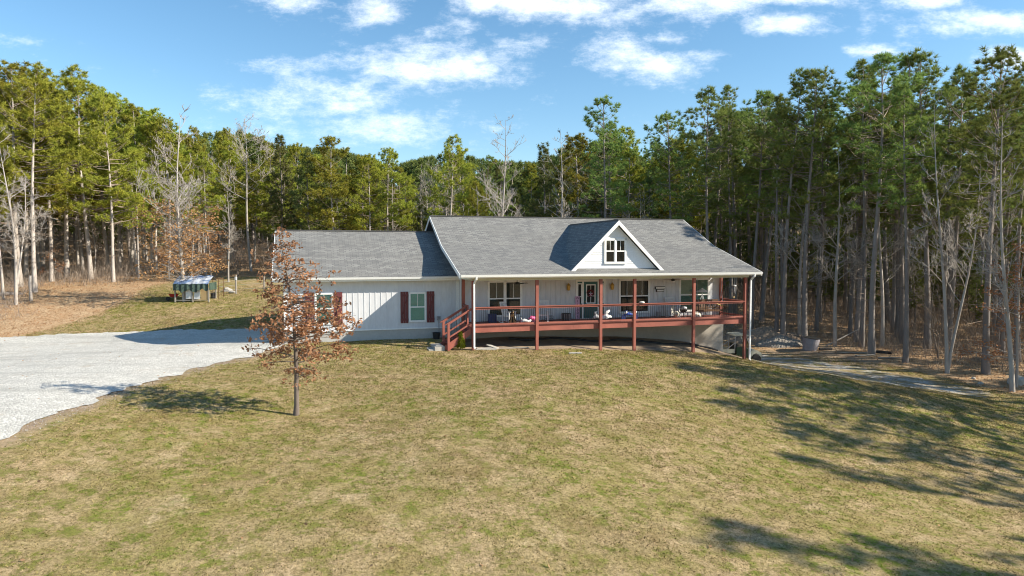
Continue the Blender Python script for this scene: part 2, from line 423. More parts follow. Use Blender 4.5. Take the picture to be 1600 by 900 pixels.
M['track'] = mk_gravel('dusty_track', (.62, .60, .56), (.42, .40, .36), True)
M['pebble'] = simple('pebble', (.50, .48, .44), (.36, .35, .32), 3, .9)

# ------------------------------------------------------------------ litter boundary
LAWN = [(-70, -80), (-70, 31), (-42, 33.5), (-33, 36), (-30.5, 41), (-29.6, 44), (-29, 47.5), (-29.2, 52.5), (-30.5, 57), (-30, 61.5), (-25.5, 64.5), (-19, 61.5), (-12, 60), (2, 58), (13, 56), (19, 52.2),
        (22, 50.6), (25.7, 45.4), (27.1, 42.2), (28.2, 37.6), (31.5, 32), (33, 20), (34.5, 0), (36, -80)]
def inside(poly, x, y):
    c = np.zeros(len(x), bool); n = len(poly); j = n - 1
    for i in range(n):
        xi, yi = poly[i]; xj, yj = poly[j]
        t = ((yi > y) != (yj > y)) & (x < (xj - xi) * (y - yi) / (yj - yi + 1e-12) + xi)
        c ^= t; j = i
    return c
def poly_dist(P, x, y, closed=True):
    d = np.full(len(x), 1e9)
    for a, b in zip(P, P[1:] + (P[:1] if closed else [])):
        ax, ay = a; bx, by = b; L2 = (bx - ax) ** 2 + (by - ay) ** 2 + 1e-9
        t = np.clip(((x - ax) * (bx - ax) + (y - ay) * (by - ay)) / L2, 0, 1)
        d = np.minimum(d, np.hypot(x - ax - t * (bx - ax), y - ay - t * (by - ay)))
    return d
def lawn_dist(x, y):
    """distance outside the lawn (negative inside)"""
    x = np.atleast_1d(np.asarray(x, float)); y = np.atleast_1d(np.asarray(y, float))
    d = np.full(len(x), 1e9)
    for a, b in zip(LAWN, LAWN[1:] + LAWN[:1]):
        ax, ay = a; bx, by = b; L2 = (bx - ax) ** 2 + (by - ay) ** 2
        t = np.clip(((x - ax) * (bx - ax) + (y - ay) * (by - ay)) / L2, 0, 1)
        d = np.minimum(d, np.hypot(x - ax - t * (bx - ax), y - ay - t * (by - ay)))
    return np.where(inside(LAWN, x, y), -d, d)
def litter(x, y):
    return np.clip(lawn_dist(x, y) / 3.0 + .5, 0, 1)

low = [gp(*q) for q in [(0, 690), (60, 661), (150, 625), (250, 592), (330, 570), (400, 556), (446, 541)]]
top = [gp(*q) for q in [(385, 513), (280, 516), (165, 520), (80, 524), (0, 528)]]
hl = [hw(-9.45, 3.3), hw(-9.45, 12.5), hw(-12, 13.2)]
dpoly = [(p.x, p.y) for p in low] + [(p.x, p.y) for p in hl[:1]] + [(hl[1].x, min(hl[1].y, 42.5))] + [(p.x, p.y) for p in top] + [(-60, 41), (-62, 10), (-24, 14)]
LOWP = [(p.x, p.y) for p in low]
# ------------------------------------------------------------------ ground mesh
def axis(lo, hi, near_lo, near_hi, step):
    a = list(np.arange(near_lo, near_hi + .01, step))
    s = step; p = near_hi
    while p < hi: s *= 1.25; p += s; a.append(min(p, hi))
    s = step; p = near_lo; pre = []
    while p > lo: s *= 1.25; p -= s; pre.append(max(p, lo))
    return np.array(pre[::-1] + a)
gx = axis(-500, 500, -34, 40, .6); gy = axis(-200, 700, 8, 72, .6)
GX, GY = np.meshgrid(gx, gy)
GZ = Hn(GX, GY).reshape(GX.shape)
far = np.clip((np.hypot(GX, GY - 50) - 200) / 200, 0, 1)
GZ = GZ * (1 - far) + 25 * far
def lump(x, y): return .025 * np.sin(x * 1.3 + np.sin(y * .9)) * np.sin(y * 1.1 + 2 * np.sin(x * .5))
GZ = GZ + lump(GX, GY)
me = bpy.data.meshes.new('ground')
nx, ny = len(gx), len(gy)
V = np.stack([GX.ravel(), GY.ravel(), GZ.ravel()], 1)
idx = np.arange(nx * ny).reshape(ny, nx)
Fc = np.stack([idx[:-1, :-1].ravel(), idx[:-1, 1:].ravel(), idx[1:, 1:].ravel(), idx[1:, :-1].ravel()], 1)
me.from_pydata(V.tolist(), [], Fc.tolist())
me.polygons.foreach_set('use_smooth', [True] * len(me.polygons))
la = me.attributes.new('litter', 'FLOAT', 'POINT'); la.data.foreach_set('value', litter(V[:, 0], V[:, 1]).astype(np.float32))
rel = V[:, :2] - np.array([HO.x, HO.y])
uu = rel @ np.array([HU.x, HU.y]); vv = rel @ np.array([HV.x, HV.y])
d1 = np.clip(1.2 - np.maximum(np.maximum(-.2 - uu, uu - 16.8), np.maximum(.2 - vv, vv - 14)) / .5, 0, 1)
d1[(uu < -.2) & (vv > 3)] = 0
d1[(vv < .0)] *= .4
d2 = np.clip(1.1 - np.maximum(np.abs(V[:, 0] - 20.5) / 6.0, np.abs(V[:, 1] - 48) / 5.5) ** 2, 0, 1)
d2[(vv < 1.5)] = 0
d3 = np.clip(.95 - poly_dist(LOWP, V[:, 0], V[:, 1], False) / 1.1, 0, 1) * .78
d1 = np.maximum(d1, d3)
da = me.attributes.new('dirt', 'FLOAT', 'POINT'); da.data.foreach_set('value', np.maximum(d1, d2).astype(np.float32))
me.materials.append(M['ground']); me.update()
ground = bpy.data.objects.new('ground', me); COL.objects.link(ground); tag(ground, kind='structure')

# draped sheets
def drape(name, poly, mat, off=.035, step=.6, jag=.12):
    pts = []
    for i in range(len(poly)):
        a = Vector(poly[i]); b = Vector(poly[(i + 1) % len(poly)]); n = max(2, int((b - a).length / .35))
        for k in range(n):
            p = a.lerp(b, k / n); pts.append(Vector((p.x + random.uniform(-jag, jag) * 1.2, p.y + random.uniform(-jag, jag))))
    nb = len(pts); edges = [(i, (i + 1) % nb) for i in range(nb)]
    xs = [p.x for p in pts]; ys = [p.y for p in pts]
    g0 = np.arange(min(xs), max(xs), step); g1 = np.arange(min(ys), max(ys), step)
    A, B = np.meshgrid(g0, g1); A = A.ravel() + rng.uniform(-.1, .1, A.size); B = B.ravel() + rng.uniform(-.1, .1, B.size)
    k = inside([(p.x, p.y) for p in pts], A, B)
    pts += [Vector((a, b)) for a, b in zip(A[k], B[k])]
    vs, _, fs, *_ = delaunay_2d_cdt(pts, edges, [], 1, 1e-5)
    vx = np.array([v.x for v in vs]); vy = np.array([v.y for v in vs])
    vz = Hn(vx, vy) + lump(vx, vy) + off
    me = bpy.data.meshes.new(name); me.from_pydata(np.stack([vx, vy, vz], 1).tolist(), [], [tuple(f) for f in fs])
    me.materials.append(mat); me.polygons.foreach_set('use_smooth', [True] * len(me.polygons)); me.update()
    for p in me.polygons:
        if p.normal.z < 0: p.flip()
    o = bpy.data.objects.new(name, me); COL.objects.link(o); return o

tag(drape('driveway', dpoly, M['gravel'], jag=.2), kind='structure')
tl = [gp(*q) for q in [(1192, 567), (1240, 578), (1330, 592), (1430, 606), (1500, 617), (1545, 622)]]
tt = [gp(*q) for q in [(1560, 618), (1500, 604), (1430, 590), (1330, 573), (1260, 563), (1185, 554)]]
tpoly = [(p.x, p.y) for p in tl] + [(p.x, p.y) for p in tt] + [(15.2, 49.0), (14.2, 44.2)]
tag(drape('gravel_track', tpoly, M['track'], .02, jag=.3), kind='structure')
DP = dpoly; TP = tpoly

# ------------------------------------------------------------------ house
house = empty('house', HO, HA, 'grey single-storey house with white gable dormer, red timber porch and attached garage wing', 'house')
Z0 = -2.6
def roof_slab(name, prof, u0, u1, th, parent, cut=None):
    """prof: (v,z) list along the top, extruded u0..u1, with uv in metres"""
    me = bpy.data.meshes.new(name); vs = []; fs = []; uvs = []
    n = len(prof)
    dist = [0]
    for i in range(1, n): dist.append(dist[-1] + math.hypot(prof[i][0] - prof[i - 1][0], prof[i][1] - prof[i - 1][1]))
    for t in (0, -th):
        for (v, z) in prof: vs.append((u0, v, z + t)); vs.append((u1, v, z + t))
    for i in range(n - 1):
        a = 2 * i
        fs.append((a, a + 1, a + 3, a + 2)); uvs += [(u0, dist[i]), (u1, dist[i]), (u1, dist[i + 1]), (u0, dist[i + 1])]
        b = a + 2 * n
        fs.append((b, b + 2, b + 3, b + 1)); uvs += [(0, 0)] * 4
        fs.append((a, a + 2, b + 2, b)); uvs += [(0, 0)] * 4
        fs.append((a + 1, b + 1, b + 3, a + 3)); uvs += [(0, 0)] * 4
    fs.append((0, 2 * n, 2 * n + 1, 1)); uvs += [(0, 0)] * 4
    e = 2 * (n - 1); fs.append((e, e + 1, e + 1 + 2 * n, e + 2 * n)); uvs += [(0, 0)] * 4
    me.from_pydata(vs, [], fs); l = me.uv_layers.new(name='uv')
    l.data.foreach_set('uv', [c for q in uvs for c in q])
    me.materials.append(M['shingle']); me.update()
    o = bpy.data.objects.new(name, me); COL.objects.link(o); o.parent = parent; return o
EV, EZ = -.45, 3.86
KV, KZ = 4.45, 5.40
RV, RZ = 8.3, 7.27
def roofz(v):
    return EZ + (v - EV) * (KZ - EZ) / (KV - EV) if v < KV else KZ + (v - KV) * (RZ - KZ) / (RV - KV)
mroof = roof_slab('roof', [(EV, EZ), (KV, KZ), (RV, RZ), (14.45, 4.27)], -.8, 17.15, .07, house)
b = MB(); b.box(-.8, 17.15, RV - .12, RV + .12, RZ - .02, RZ + .035); b.build('ridge_cap', M['shingle'], mroof)
# rake boards, soffit, fascia
b = MB()
for (ua, ub) in ((-.835, -.8 + .0), (17.15, 17.185)):
    for (p, q) in (((EV, EZ), (KV, KZ)), ((KV, KZ), (RV, RZ)), ((RV, RZ), (14.45, 4.27))):
        b.prism([(p[0], p[1] - .23), (q[0], q[1] - .23), (q[0], q[1] - .003), (p[0], p[1] - .003)], ua, ub, 'x')
b.prism([(EV + .01, EZ - .10), (KV, KZ - .10), (KV, KZ - .13), (EV + .01, EZ - .13)], -.79, 17.14, 'x')
b.box(-.79, 17.14, EV - .0, EV + .03, EZ - .2, EZ - .075)
for ua, ub in ((-.79, -.08), (16.57, 17.14)):
    b.prism([(KV, KZ - .10), (RV, RZ - .10), (RV, RZ - .13), (KV, KZ - .13)], ua, ub, 'x')
b.build('fascia', M['white'], house)
b = MB(); b.prism([(-.45, 3.69), (-.57, 3.72), (-.60, 3.85), (-.57, 3.85), (-.55, 3.73), (-.47, 3.71), (-.47, 3.84), (-.45, 3.84)], -.78, 17.13, 'x')
b.build('gutter', M['white'], house)
b = MB(); b.box(-.15, 16.5, -.18, -.04, 3.53, 3.73); b.box(-.15, .0, -.04, 2.6, 3.53, 3.73); b.box(16.36, 16.5, -.04, 2.6, 3.53, 3.73)
b.build('porch_beam', M['cream'], house)
# main walls
b = MB(); b.prism([(2.6, 1.0), (2.6, roofz(2.6) - .16), (KV, KZ - .16), (RV, RZ - .16), (13.9, 4.25), (13.9, 1.0)], -.07, 16.55, 'x')
wall = b.build('wall', M['siding'], house)
b = MB()
u = .1
while u < 16.5:
    ok = True
    for (a, c) in ((1.36, 3.52), (6.62, 8.68), (9.42, 11.6), (13.45, 15.7)):
        if a < u < c: ok = False
    if ok: b.box(u - .022, u + .022, 2.575, 2.6, 1.0, 3.9)
    else: b.box(u - .022, u + .022, 2.575, 2.6, 3.45, 3.9); (b.box(u - .022, u + .022, 2.575, 2.6, 1.0, 1.3) if not 6.6 < u < 8.7 else None)
    u += .3
v = 2.9
while v < 13.8:
    b.box(16.55, 16.575, v - .022, v + .022, 1.0, min(roofz(v), 7.27 - abs(v - RV) * .488) - .3); v += .3
b.build('battens', M['siding'], wall)
b = MB(); b.box(-.09, .05, 2.56, 2.6, 1.0, 3.9); b.box(-.1, -.07, 2.56, 2.72, 1.0, 3.9); b.box(16.42, 16.58, 2.56, 2.6, 1.0, 3.9)
b.build('corner_board', M['white'], house)
b = MB(); b.box(-.05, 16.72, 2.64, 13.85, Z0, .998); b.build('foundation', M['block'], house)
# wing
WV = 3.2
wroof = roof_slab('roof', [(2.72, 3.68), (8.05, 6.28), (13.9, 3.43)], -9.97, -.075, .07, house, )
b = MB(); b.box(-9.97, -.08, 7.93, 8.17, 6.26, 6.315); b.build('ridge_cap', M['shingle'], wroof)
b = MB()
for (p, q) in (((2.72, 3.68), (8.05, 6.28)), ((8.05, 6.28), (13.9, 3.43))):
    b.prism([(p[0], p[1] - .22), (q[0], q[1] - .22), (q[0], q[1] - .003), (p[0], p[1] - .003)], -10.0, -9.97, 'x')
b.box(-9.96, -.08, 2.72, 2.75, 3.45, 3.605); b.box(-9.96, -.08, 2.75, WV, 3.44, 3.46)
b.build('fascia', M['white'], house)
b = MB(); b.prism([(2.72, 3.53), (2.62, 3.55), (2.59, 3.67), (2.62, 3.67), (2.64, 3.57), (2.70, 3.56), (2.70, 3.66), (2.72, 3.66)], -9.95, -.08, 'x')
b.build('gutter', M['white'], house)
b = MB(); b.prism([(WV, .8), (WV, 3.75), (8.05, 6.12), (13.4, 3.52), (13.4, .8)], -9.42, -.072, 'x')
wwall = b.build('wall', M['siding'], house)
b = MB(); u = -9.2
while u < -.1:
    wn = (-7.95 < u < -6.85) or (-2.98 < u < -1.85)
    if wn: b.box(u - .02, u + .02, WV - .016, WV, 2.86, 3.44); b.box(u - .02, u + .02, WV - .016, WV, .8, 1.08)
    else: b.box(u - .02, u + .02, WV - .016, WV, .8, 3.44)
    u += .3
b.build('battens', M['siding'], wwall)
b = MB(); b.box(-9.45, -9.28, WV - .03, WV + .0, .8, 3.44); b.box(-9.45, -9.42, WV - .03, WV + .15, .8, 3.6); b.box(-.24, -.075, WV - .03, WV, .8, 3.44); b.box(-9.45, -.075, WV - .035, WV, .76, .82)
b.build('corner_board', M['white'], house)
b = MB(); b.box(-9.40, -.06, WV + .02, 13.38, Z0 + 1, .798); b.build('foundation', M['concrete'], house)
# garage doors on the left side
b = MB()
for k in range(2):
    v0 = 4.6 + k * 4.2
    b.box(-9.46, -9.42, v0, v0 + 3.2, .3, 2.9)
    for j in range(4): b.box(-9.475, -9.46, v0 + .05, v0 + 3.15, .34 + j * .65, .92 + j * .65)
b.build('garage_door', M['white'], house)

def window(u0, u1, z0, z1, v, sashes, blind_or_dark, trim=.09, parent=house, mt=None, munt=True, name='window', slats=True):
    mt = mt or M['white']
    b = MB(); t = trim; y0, y1 = v - .05, v + .0
    b.box(u0, u1, y0, y1, z1 - t, z1); b.box(u0, u1, y0 - .02, y1, z0, z0 + t * .8)
    b.box(u0, u0 + t, y0, y1, z0, z1); b.box(u1 - t, u1, y0, y1, z0, z1)
    w = (u1 - u0 - 2 * t - (sashes - 1) * .1) / sashes; zm = (z0 + z1) / 2
    panes = []
    for k in range(sashes):
        a = u0 + t + k * (w + .1)
        if k: b.box(a - .1, a, y0, y1, z0, z1)
        b.box(a, a + w, y0 + .012, y1, zm - .035, zm + .035)
        for (zz0, zz1) in ((z0 + t * .8, z0 + t * .8 + .04), (z1 - t - .04, z1 - t)): b.box(a, a + w, y0 + .012, y1, zz0, zz1)
        for (aa, bb) in ((a, a + .035), (a + w - .035, a + w)): b.box(aa, bb, y0 + .015, y1, z0 + t, z1 - t)
        panes.append((a, a + w))
    o = b.build(name, mt, parent)
    if munt:
        q = MB()
        for (a, c) in panes: q.box((a + c) / 2 - .011, (a + c) / 2 + .011, y0 + .02, y1, zm + .03, z1 - t)
        q.build('muntin', mt, o)
    q = MB()
    for (a, c) in panes: q.box(a + .01, c - .01, y0 + .028, y0 + .031, z0 + t * .8, z1 - t)
    q.build('pane', M['glass'], o)
    q = MB()
    for (a, c) in panes:
        q.box(a, c, v - .006, v - .002, z0 + t * .8, z1 - t)
        if slats:
            z = z0 + t + .03
            while z < z1 - t - .03:
                q.box(a + .01, c - .01, v - .017, v - .006, z, z + .03); z += .062
    q.build('blind', blind_or_dark, o)  # sheet behind the glass
    return o
window(1.42, 3.46, 1.35, 3.42, 2.6, 2, M['blind_dark'])
window(9.48, 11.54, 1.35, 3.42, 2.6, 2, M['curtain'], slats=False)
window(13.52, 15.64, 1.35, 3.42, 2.6, 2, M['blind_green'], munt=False)
window(-2.90, -1.94, 1.15, 2.80, WV, 1, M['blind_teal'], trim=.06)
window(-7.88, -6.93, 1.15, 2.84, WV, 1, M['blind_teal'], trim=.06)
def shutter(u0, u1, z0, z1):
    b = MB(); n = 3; w = (u1 - u0) / n
    for k in range(n): b.box(u0 + k * w + .006, u0 + (k + 1) * w - .006, WV - .05, WV - .0265, z0, z1)
    b.box(u0, u1, WV - .07, WV - .05, z0 + .14, z0 + .26); b.box(u0, u1, WV - .07, WV - .05, z1 - .26, z1 - .14)
    b.bar((u0 + .06, WV - .06, z0 + .26), (u1 - .06, WV - .06, z1 - .26), .02, .10)
    b.build('shutter', M['shutter'], house)
shutter(-3.36, -2.93, 1.1, 2.83); shutter(-1.91, -1.48, 1.1, 2.83)
shutter(-8.36, -7.91, 1.1, 2.87); shutter(-6.90, -6.45, 1.1, 2.87)
# electric meter on the wing wall
b = MB(); b.box(-1.34, -1.14, WV - .10, WV - .026, 1.22, 1.45); b.lathe([(.07, 0), (.07, .06), (.05, .08)], (-1.24, WV - .1, 1.34), 12, 'y'); b.tube([(-1.24, WV - .06, 1.22), (-1.24, WV - .06, .5)], .02)
b.build('meter_box', M['galv'], house)
# entrance
b = MB()
b.box(6.72, 8.60, 2.53, 2.6, 3.28, 3.40)
for a in (6.72, 7.12, 8.10, 8.50): b.box(a, a + .10, 2.53, 2.6, 1.12, 3.28)
for a in (6.82, 8.20):
    b.box(a, a + .3, 2.555, 2.6, 3.13, 3.2); b.box(a, a + .3, 2.555, 2.6, 2.38, 2.43); b.box(a, a + .06, 2.555, 2.6, 2.0, 3.2); b.box(a + .24, a + .3, 2.555, 2.6, 2.0, 3.2)
b.box(6.72, 8.60, 2.50, 2.6, 1.08, 1.14)
fr = b.build('door_frame', M['white'], house)
b = MB()
for a in (6.82, 8.20): b.box(a, a + .3, 2.568, 2.598, 1.14, 2.0); b.box(a, a + .3, 2.568, 2.598, 3.2, 3.28)
b.build('side_panel', M['teal'], fr)
b = MB()
for a in (6.88, 8.26): b.box(a, a + .18, 2.575, 2.598, 2.0, 3.13)
b.build('pane', M['curtain'], fr)
b = MB(); b.box(7.22, 8.10, 2.56, 2.598, 1.14, 3.28); b.box(7.34, 7.62, 2.545, 2.56, 1.25, 1.85); b.box(7.70, 7.98, 2.545, 2.56, 1.25, 1.85)
door = b.build('door', M['teal'], house)
b = MB(); b.box(7.40, 7.92, 2.54, 2.56, 2.03, 3.1); b.build('pane', M['curtain'], door)
b = MB()
for (a, c, d, e) in ((7.36, 7.42, 2.0, 3.12), (7.90, 7.96, 2.0, 3.12), (7.645, 7.675, 2.0, 3.12)): b.box(a, c, 2.525, 2.541, d, e)
b.box(7.42, 7.90, 2.526, 2.541, 3.06, 3.12); b.box(7.42, 7.90, 2.526, 2.541, 1.99, 2.05); b.box(7.42, 7.90, 2.527, 2.541, 2.42, 2.45)
b.build('muntin', M['white'], door)
b = MB(); b.lathe([(.02, 0), (.035, -.03), (.02, -.06)], (7.30, 2.56, 2.1), 10, 'y'); b.build('handle', M['brass'], door)
# wall lanterns
def lantern(u, z):
    b = MB(); b.box(u - .05, u + .05, 2.53, 2.575, z - .1, z + .1); b.lathe([(.03, z - .22), (.09, z - .2), (.12, z + .05), (.13, z + .08), (.05, z + .16), (.01, z + .22)], (u, 2.42, 0), 8)
    b.bar((u, 2.55, z + .1), (u, 2.42, z + .18), .03)
    o = b.build('wall_lantern', M['brass'], house); return o
lantern(6.22, 3.0); lantern(8.98, 3.0)
# name board: two white planks
b = MB(); b.box(11.93, 12.52, 2.53, 2.575, 2.79, 2.90); b.box(12.02, 12.44, 2.53, 2.575, 2.63, 2.73)
nb = b.build('name_board', M['white'], house)
b = MB(); b.box(11.86, 12.56, 2.565, 2.60, 2.76, 2.93); b.box(11.95, 12.48, 2.565, 2.60, 2.60, 2.755); b.build('backing_board', M['black'], nb)

# dormer
DC, DH, DB, DPK = 8.2, 2.83, 3.98, 6.76
sl = (DPK - DB) / DH
def dormer():
    me = bpy.data.meshes.new('dormer_roof'); vs = []; fs = []; uvs = []
    def back(z): # v where main roof reaches z
        return KV + (z - KZ) * (RV - KV) / (RZ - KZ) if z > KZ else EV + (z - EZ) * (KV - EV) / (KZ - EZ)
    th = .07
    for sgn in (-1, 1):
        def P(z, v, dz=0): return (DC + sgn * (DPK - z) / sl, v, z + dz)
        pts = [P(DB, -.02), P(DPK, -.02), P(DPK, back(DPK) + .15), P(KZ, back(KZ) + .0), P(DB, max(back(DB), 0.05))]
        n0 = len(vs); vs += pts; fs.append(tuple(range(n0, n0 + 5)) if sgn > 0 else tuple(range(n0 + 4, n0 - 1, -1)))
        base = [(p[1], (p[2] - DB) * math.hypot(1, 1 / sl)) for p in pts]
        uvs += base if sgn > 0 else base[::-1]
        n1 = len(vs); vs += [(p[0], p[1], p[2] - th) for p in pts]; fs.append(tuple(range(n1, n1 + 5))); uvs += [(0, 0)] * 5
        fs.append((n0, n0 + 1, n1 + 1, n1)); uvs += [(0, 0)] * 4
        fs.append((n0 + 4, n0, n1, n1 + 4)); uvs += [(0, 0)] * 4
    me.from_pydata(vs, [], fs); l = me.uv_layers.new(name='uv'); l.data.foreach_set('uv', [c for q in uvs for c in q])
    me.materials.append(M['shingle']); me.update()
    return me
dm = bpy.data.objects.new('dormer_roof', dormer()); COL.objects.link(dm)
b = MB()  # wall: lap boards
zb = 4.0; z = zb; dw = .30
while z < DPK - .25:
    z2 = min(z + .125, DPK - .2)
    w1 = (DPK - z) / sl - .22; w2 = (DPK - z2) / sl - .22
    if w2 <= 0: break
    vs = [(DC - w1, dw - .022, z), (DC + w1, dw - .022, z), (DC + w2, dw - .002, z2), (DC - w2, dw - .002, z2), (DC - w1, dw + .1, z), (DC + w1, dw + .1, z), (DC + w2, dw + .1, z2), (DC - w2, dw + .1, z2)]
    b.add(vs, [(0, 1, 2, 3), (0, 4, 5, 1), (3, 2, 6, 7), (4, 7, 6, 5), (0, 3, 7, 4), (1, 5, 6, 2)])
    z = z2
dormer_o = b.build('dormer', M['lap'], house)
dm.parent = dormer_o
b = MB()
for sgn in (-1, 1):
    # rake boards and soffit
    o1 = (DC + sgn * DH, DB); pk = (DC, DPK)
    b.prism([(o1[0], DB - .005), (o1[0] - sgn * .02, DB - .005), (DC, DPK - .26), (DC, DPK - .012)] if False else
            [(DC + sgn * (DH - .005), DB - .012), (DC + sgn * (DH - .25), DB - .012), (DC, DPK - .27), (DC, DPK - .012)], -.05, -.021, 'y')
    b.prism([(DC + sgn * (DH - .08), DB - .02), (DC + sgn * (DH - .11), DB - .02), (DC, DPK - .13), (DC, DPK - .10)], -.02, dw, 'y')
b.box(DC - DH + .3, DC + DH - .3, dw - .045, dw, 4.0, 4.08)
b.build('rake_board', M['white'], dormer_o)
b = MB(); b.tube([(DC, -.02, DPK + .01), (DC, 7.2, DPK + .01)], .05, 5); b.build('ridge_cap', M['shingle'], dormer_o)
window(7.46, 8.80, 4.36, 5.76, dw - .03, 2, M['curtain'], trim=.09, parent=dormer_o, slats=False)

# deck
def part(name, mat, fn, parent=house, **k):
    b = MB(); fn(b); return b.build(name, mat, parent, **k)
DZ = 1.12
def f(b):
    v = 0.0
    while v < 2.55: b.box(-.12, 16.42, v, min(v + .136, 2.57), DZ - .035, DZ + random.uniform(-.003, .003)); v += .142
deck = part('deck_floor', M['reddark'], f)
def f(b):
    us = [-.12, 1.55, 5.55, 9.4, 13.0, 16.42]
    for a, c in zip(us, us[1:]): b.box(a + .002, c - .003, -.045, -.005, .82, DZ + .02)
    b.box(-.16, -.12, -.045, 2.56, .82, DZ + .02); b.box(16.42, 16.46, -.045, 2.56, .82, DZ + .02)
part('rim_board', M['red'], f)
def f(b):
    u = .3
    while u < 16.3: b.box(u - .02, u + .02, 0, 2.6, .86, DZ - .04); u += .41
part('joists', M['reddark'], f)
PU = [-.06, 3.42, 7.10, 9.14, 12.88, 16.30]
for k, u in enumerate(PU):
    p = hw(u, -.12); g = H(p.x, p.y)
    part('porch_post', M['red'], lambda b: b.box(u - .075, u + .075, -.2, -.05, g - .3, 3.53))
for (u, v) in ((-.02, 2.35), (16.38, 2.45)):
    part('porch_post', M['red'], lambda b: b.box(u - .075, u + .075, v - .075, v + .075, DZ, 3.53))
def f(b):
    for u in (-.04,):
        p = hw(u, 1.2)
        b.box(u - .07, u + .07, 1.9, 2.04, H(p.x, p.y) - .3, .86)
part('deck_support', M['reddark'], f)
for k in range(5):
    a, c = PU[k] + .075, PU[k + 1] - .075
    rail = part('railing', M['red'], lambda b: (b.box(a, c, -.20, -.06, 2.12, 2.155), b.box(a, c, -.15, -.11, 2.03, 2.118), b.box(a, c, -.15, -.11, 1.20, 1.29)))
    def f(b):
        n = int((c - a) / .115)
        for j in range(1, n): x = a + (c - a) * j / n; b.tube([(x, -.13, 1.29), (x, -.13, 2.03)], .0095, 5, cap=False)
    part('balusters', M['black'], f, rail)
# right side railing and framed screen
rail = part('railing', M['red'], lambda b: (b.box(16.31, 16.45, .0, 2.38, 2.12, 2.155), b.box(16.36, 16.40, .0, 2.38, 2.03, 2.118), b.box(16.36, 16.40, .0, 2.38, 1.20, 1.29)))
def f(b):
    for j in range(1, 20): y = 2.38 * j / 20; b.tube([(16.38, y, 1.29), (16.38, y, 2.03)], .0095, 5, cap=False)
part('balusters', M['black'], f, rail)
# left side: rail behind the stair head
rail = part('railing', M['red'], lambda b: (b.box(-.12, .02, 1.25, 2.28, 2.12, 2.155), b.box(-.07, -.03, 1.25, 2.28, 2.03, 2.118), b.box(-.07, -.03, 1.25, 2.28, 1.20, 1.29), b.box(-.1, .0, 1.15, 1.25, DZ, 2.16)))
def f(b):
    for j in range(1, 9): y = 1.25 + 1.03 * j / 9; b.tube([(-.05, y, 1.29), (-.05, y, 2.03)], .0095, 5, cap=False)
part('balusters', M['black'], f, rail)
# stairs going down to the left
gs = .06
nst = 5; rise = (DZ - gs) / (nst + 0); run = .285
stair = part('stairs', M['reddark'], lambda b: [b.box(-.16 - run * (k + 1), -.16 - run * k + .03, -.05, 1.15, DZ - rise * (k + 1) - .04, DZ - rise * (k + 1)) for k in range(nst - 1)])
def f(b):
    x1 = -.16 - run * (nst - 1) - .1
    for v in (-.09, 1.16):
        b.prism([(-.15, DZ - .02), (-.15, DZ - .36), (x1 + .05, gs - .12), (x1 - .12, gs - .05), (x1 - .12, gs + .16)], v, v + .04, 'y')
part('stringer', M['red'], f, stair)
def f(b):
    for v in (-.14, 1.20):
        b.box(-1.42, -1.30, v - .06, v + .06, gs - .25, 1.36)
        b.bar((-.10, v, 2.14), (-1.55, v, 1.26 + .02), .13, .04); b.bar((-.13, v, 2.08), (-1.36, v, 1.33), .04, .09)
        b.bar((-.13, v, 1.36), (-1.36, v, .62), .04, .08)
part('stair_rail', M['red'], f, stair)
def f(b):
    for v in (-.14, 1.20):
        for j in range(1, 9):
            t = j / 9; x = -.13 - 1.2 * t; b.tube([(x, v, 1.36 - .74 * t), (x, v, 2.04 - .74 * t)], .0095, 5, cap=False)
part('balusters', M['black'], f, stair)
def f(b):
    b.box(-2.05, -1.55, -.05, 1.25, -.1, .17); b.box(-2.35, -2.0, .0, 1.2, -.1, .03)
part('stone_step', M['stone'], f, stair)
# downspouts
def downspout(u, v, zb):
    b = MB(); pts = [(u, -.53, 3.70), (u, -.53, 3.62), (u - .03, -.40, 3.50), (u - .06, v, 3.38), (u - .06, v, zb + .12), (u - .06, v - .12, zb + .04)]
    for a, c in zip(pts, pts[1:]):
        b.bar(a, c, .085, .085)
    b.tube([(u, -.53, 3.74), (u, -.53, 3.68), (u, -.5, 3.6)], .055, 10)
    for z in (2.9, 1.5): b.box(u - .11, u - .01, v - .05, v + .06, z, z + .03)
    b.build('downspout', M['white'], house)
downspout(.02, -.27, -.02); downspout(16.62, -.27, -1.42)

# ------------------------------------------------------------------ things on the porch
def porch_at(px, v, py=470):
    """u of a picture column on the plane v"""
    r = ray(px, py); t = (HO.dot(HV) + v - 0) / r.dot(HV); p = r * t
    return (p - Vector((HO.x, HO.y, 0))).dot(HU)
def T(name, px, v, label, cat, rz=0.0, z=DZ + .004, group=None):
    return empty(name, hw(porch_at(px, v), v, z), HA + rz, label, cat, group)

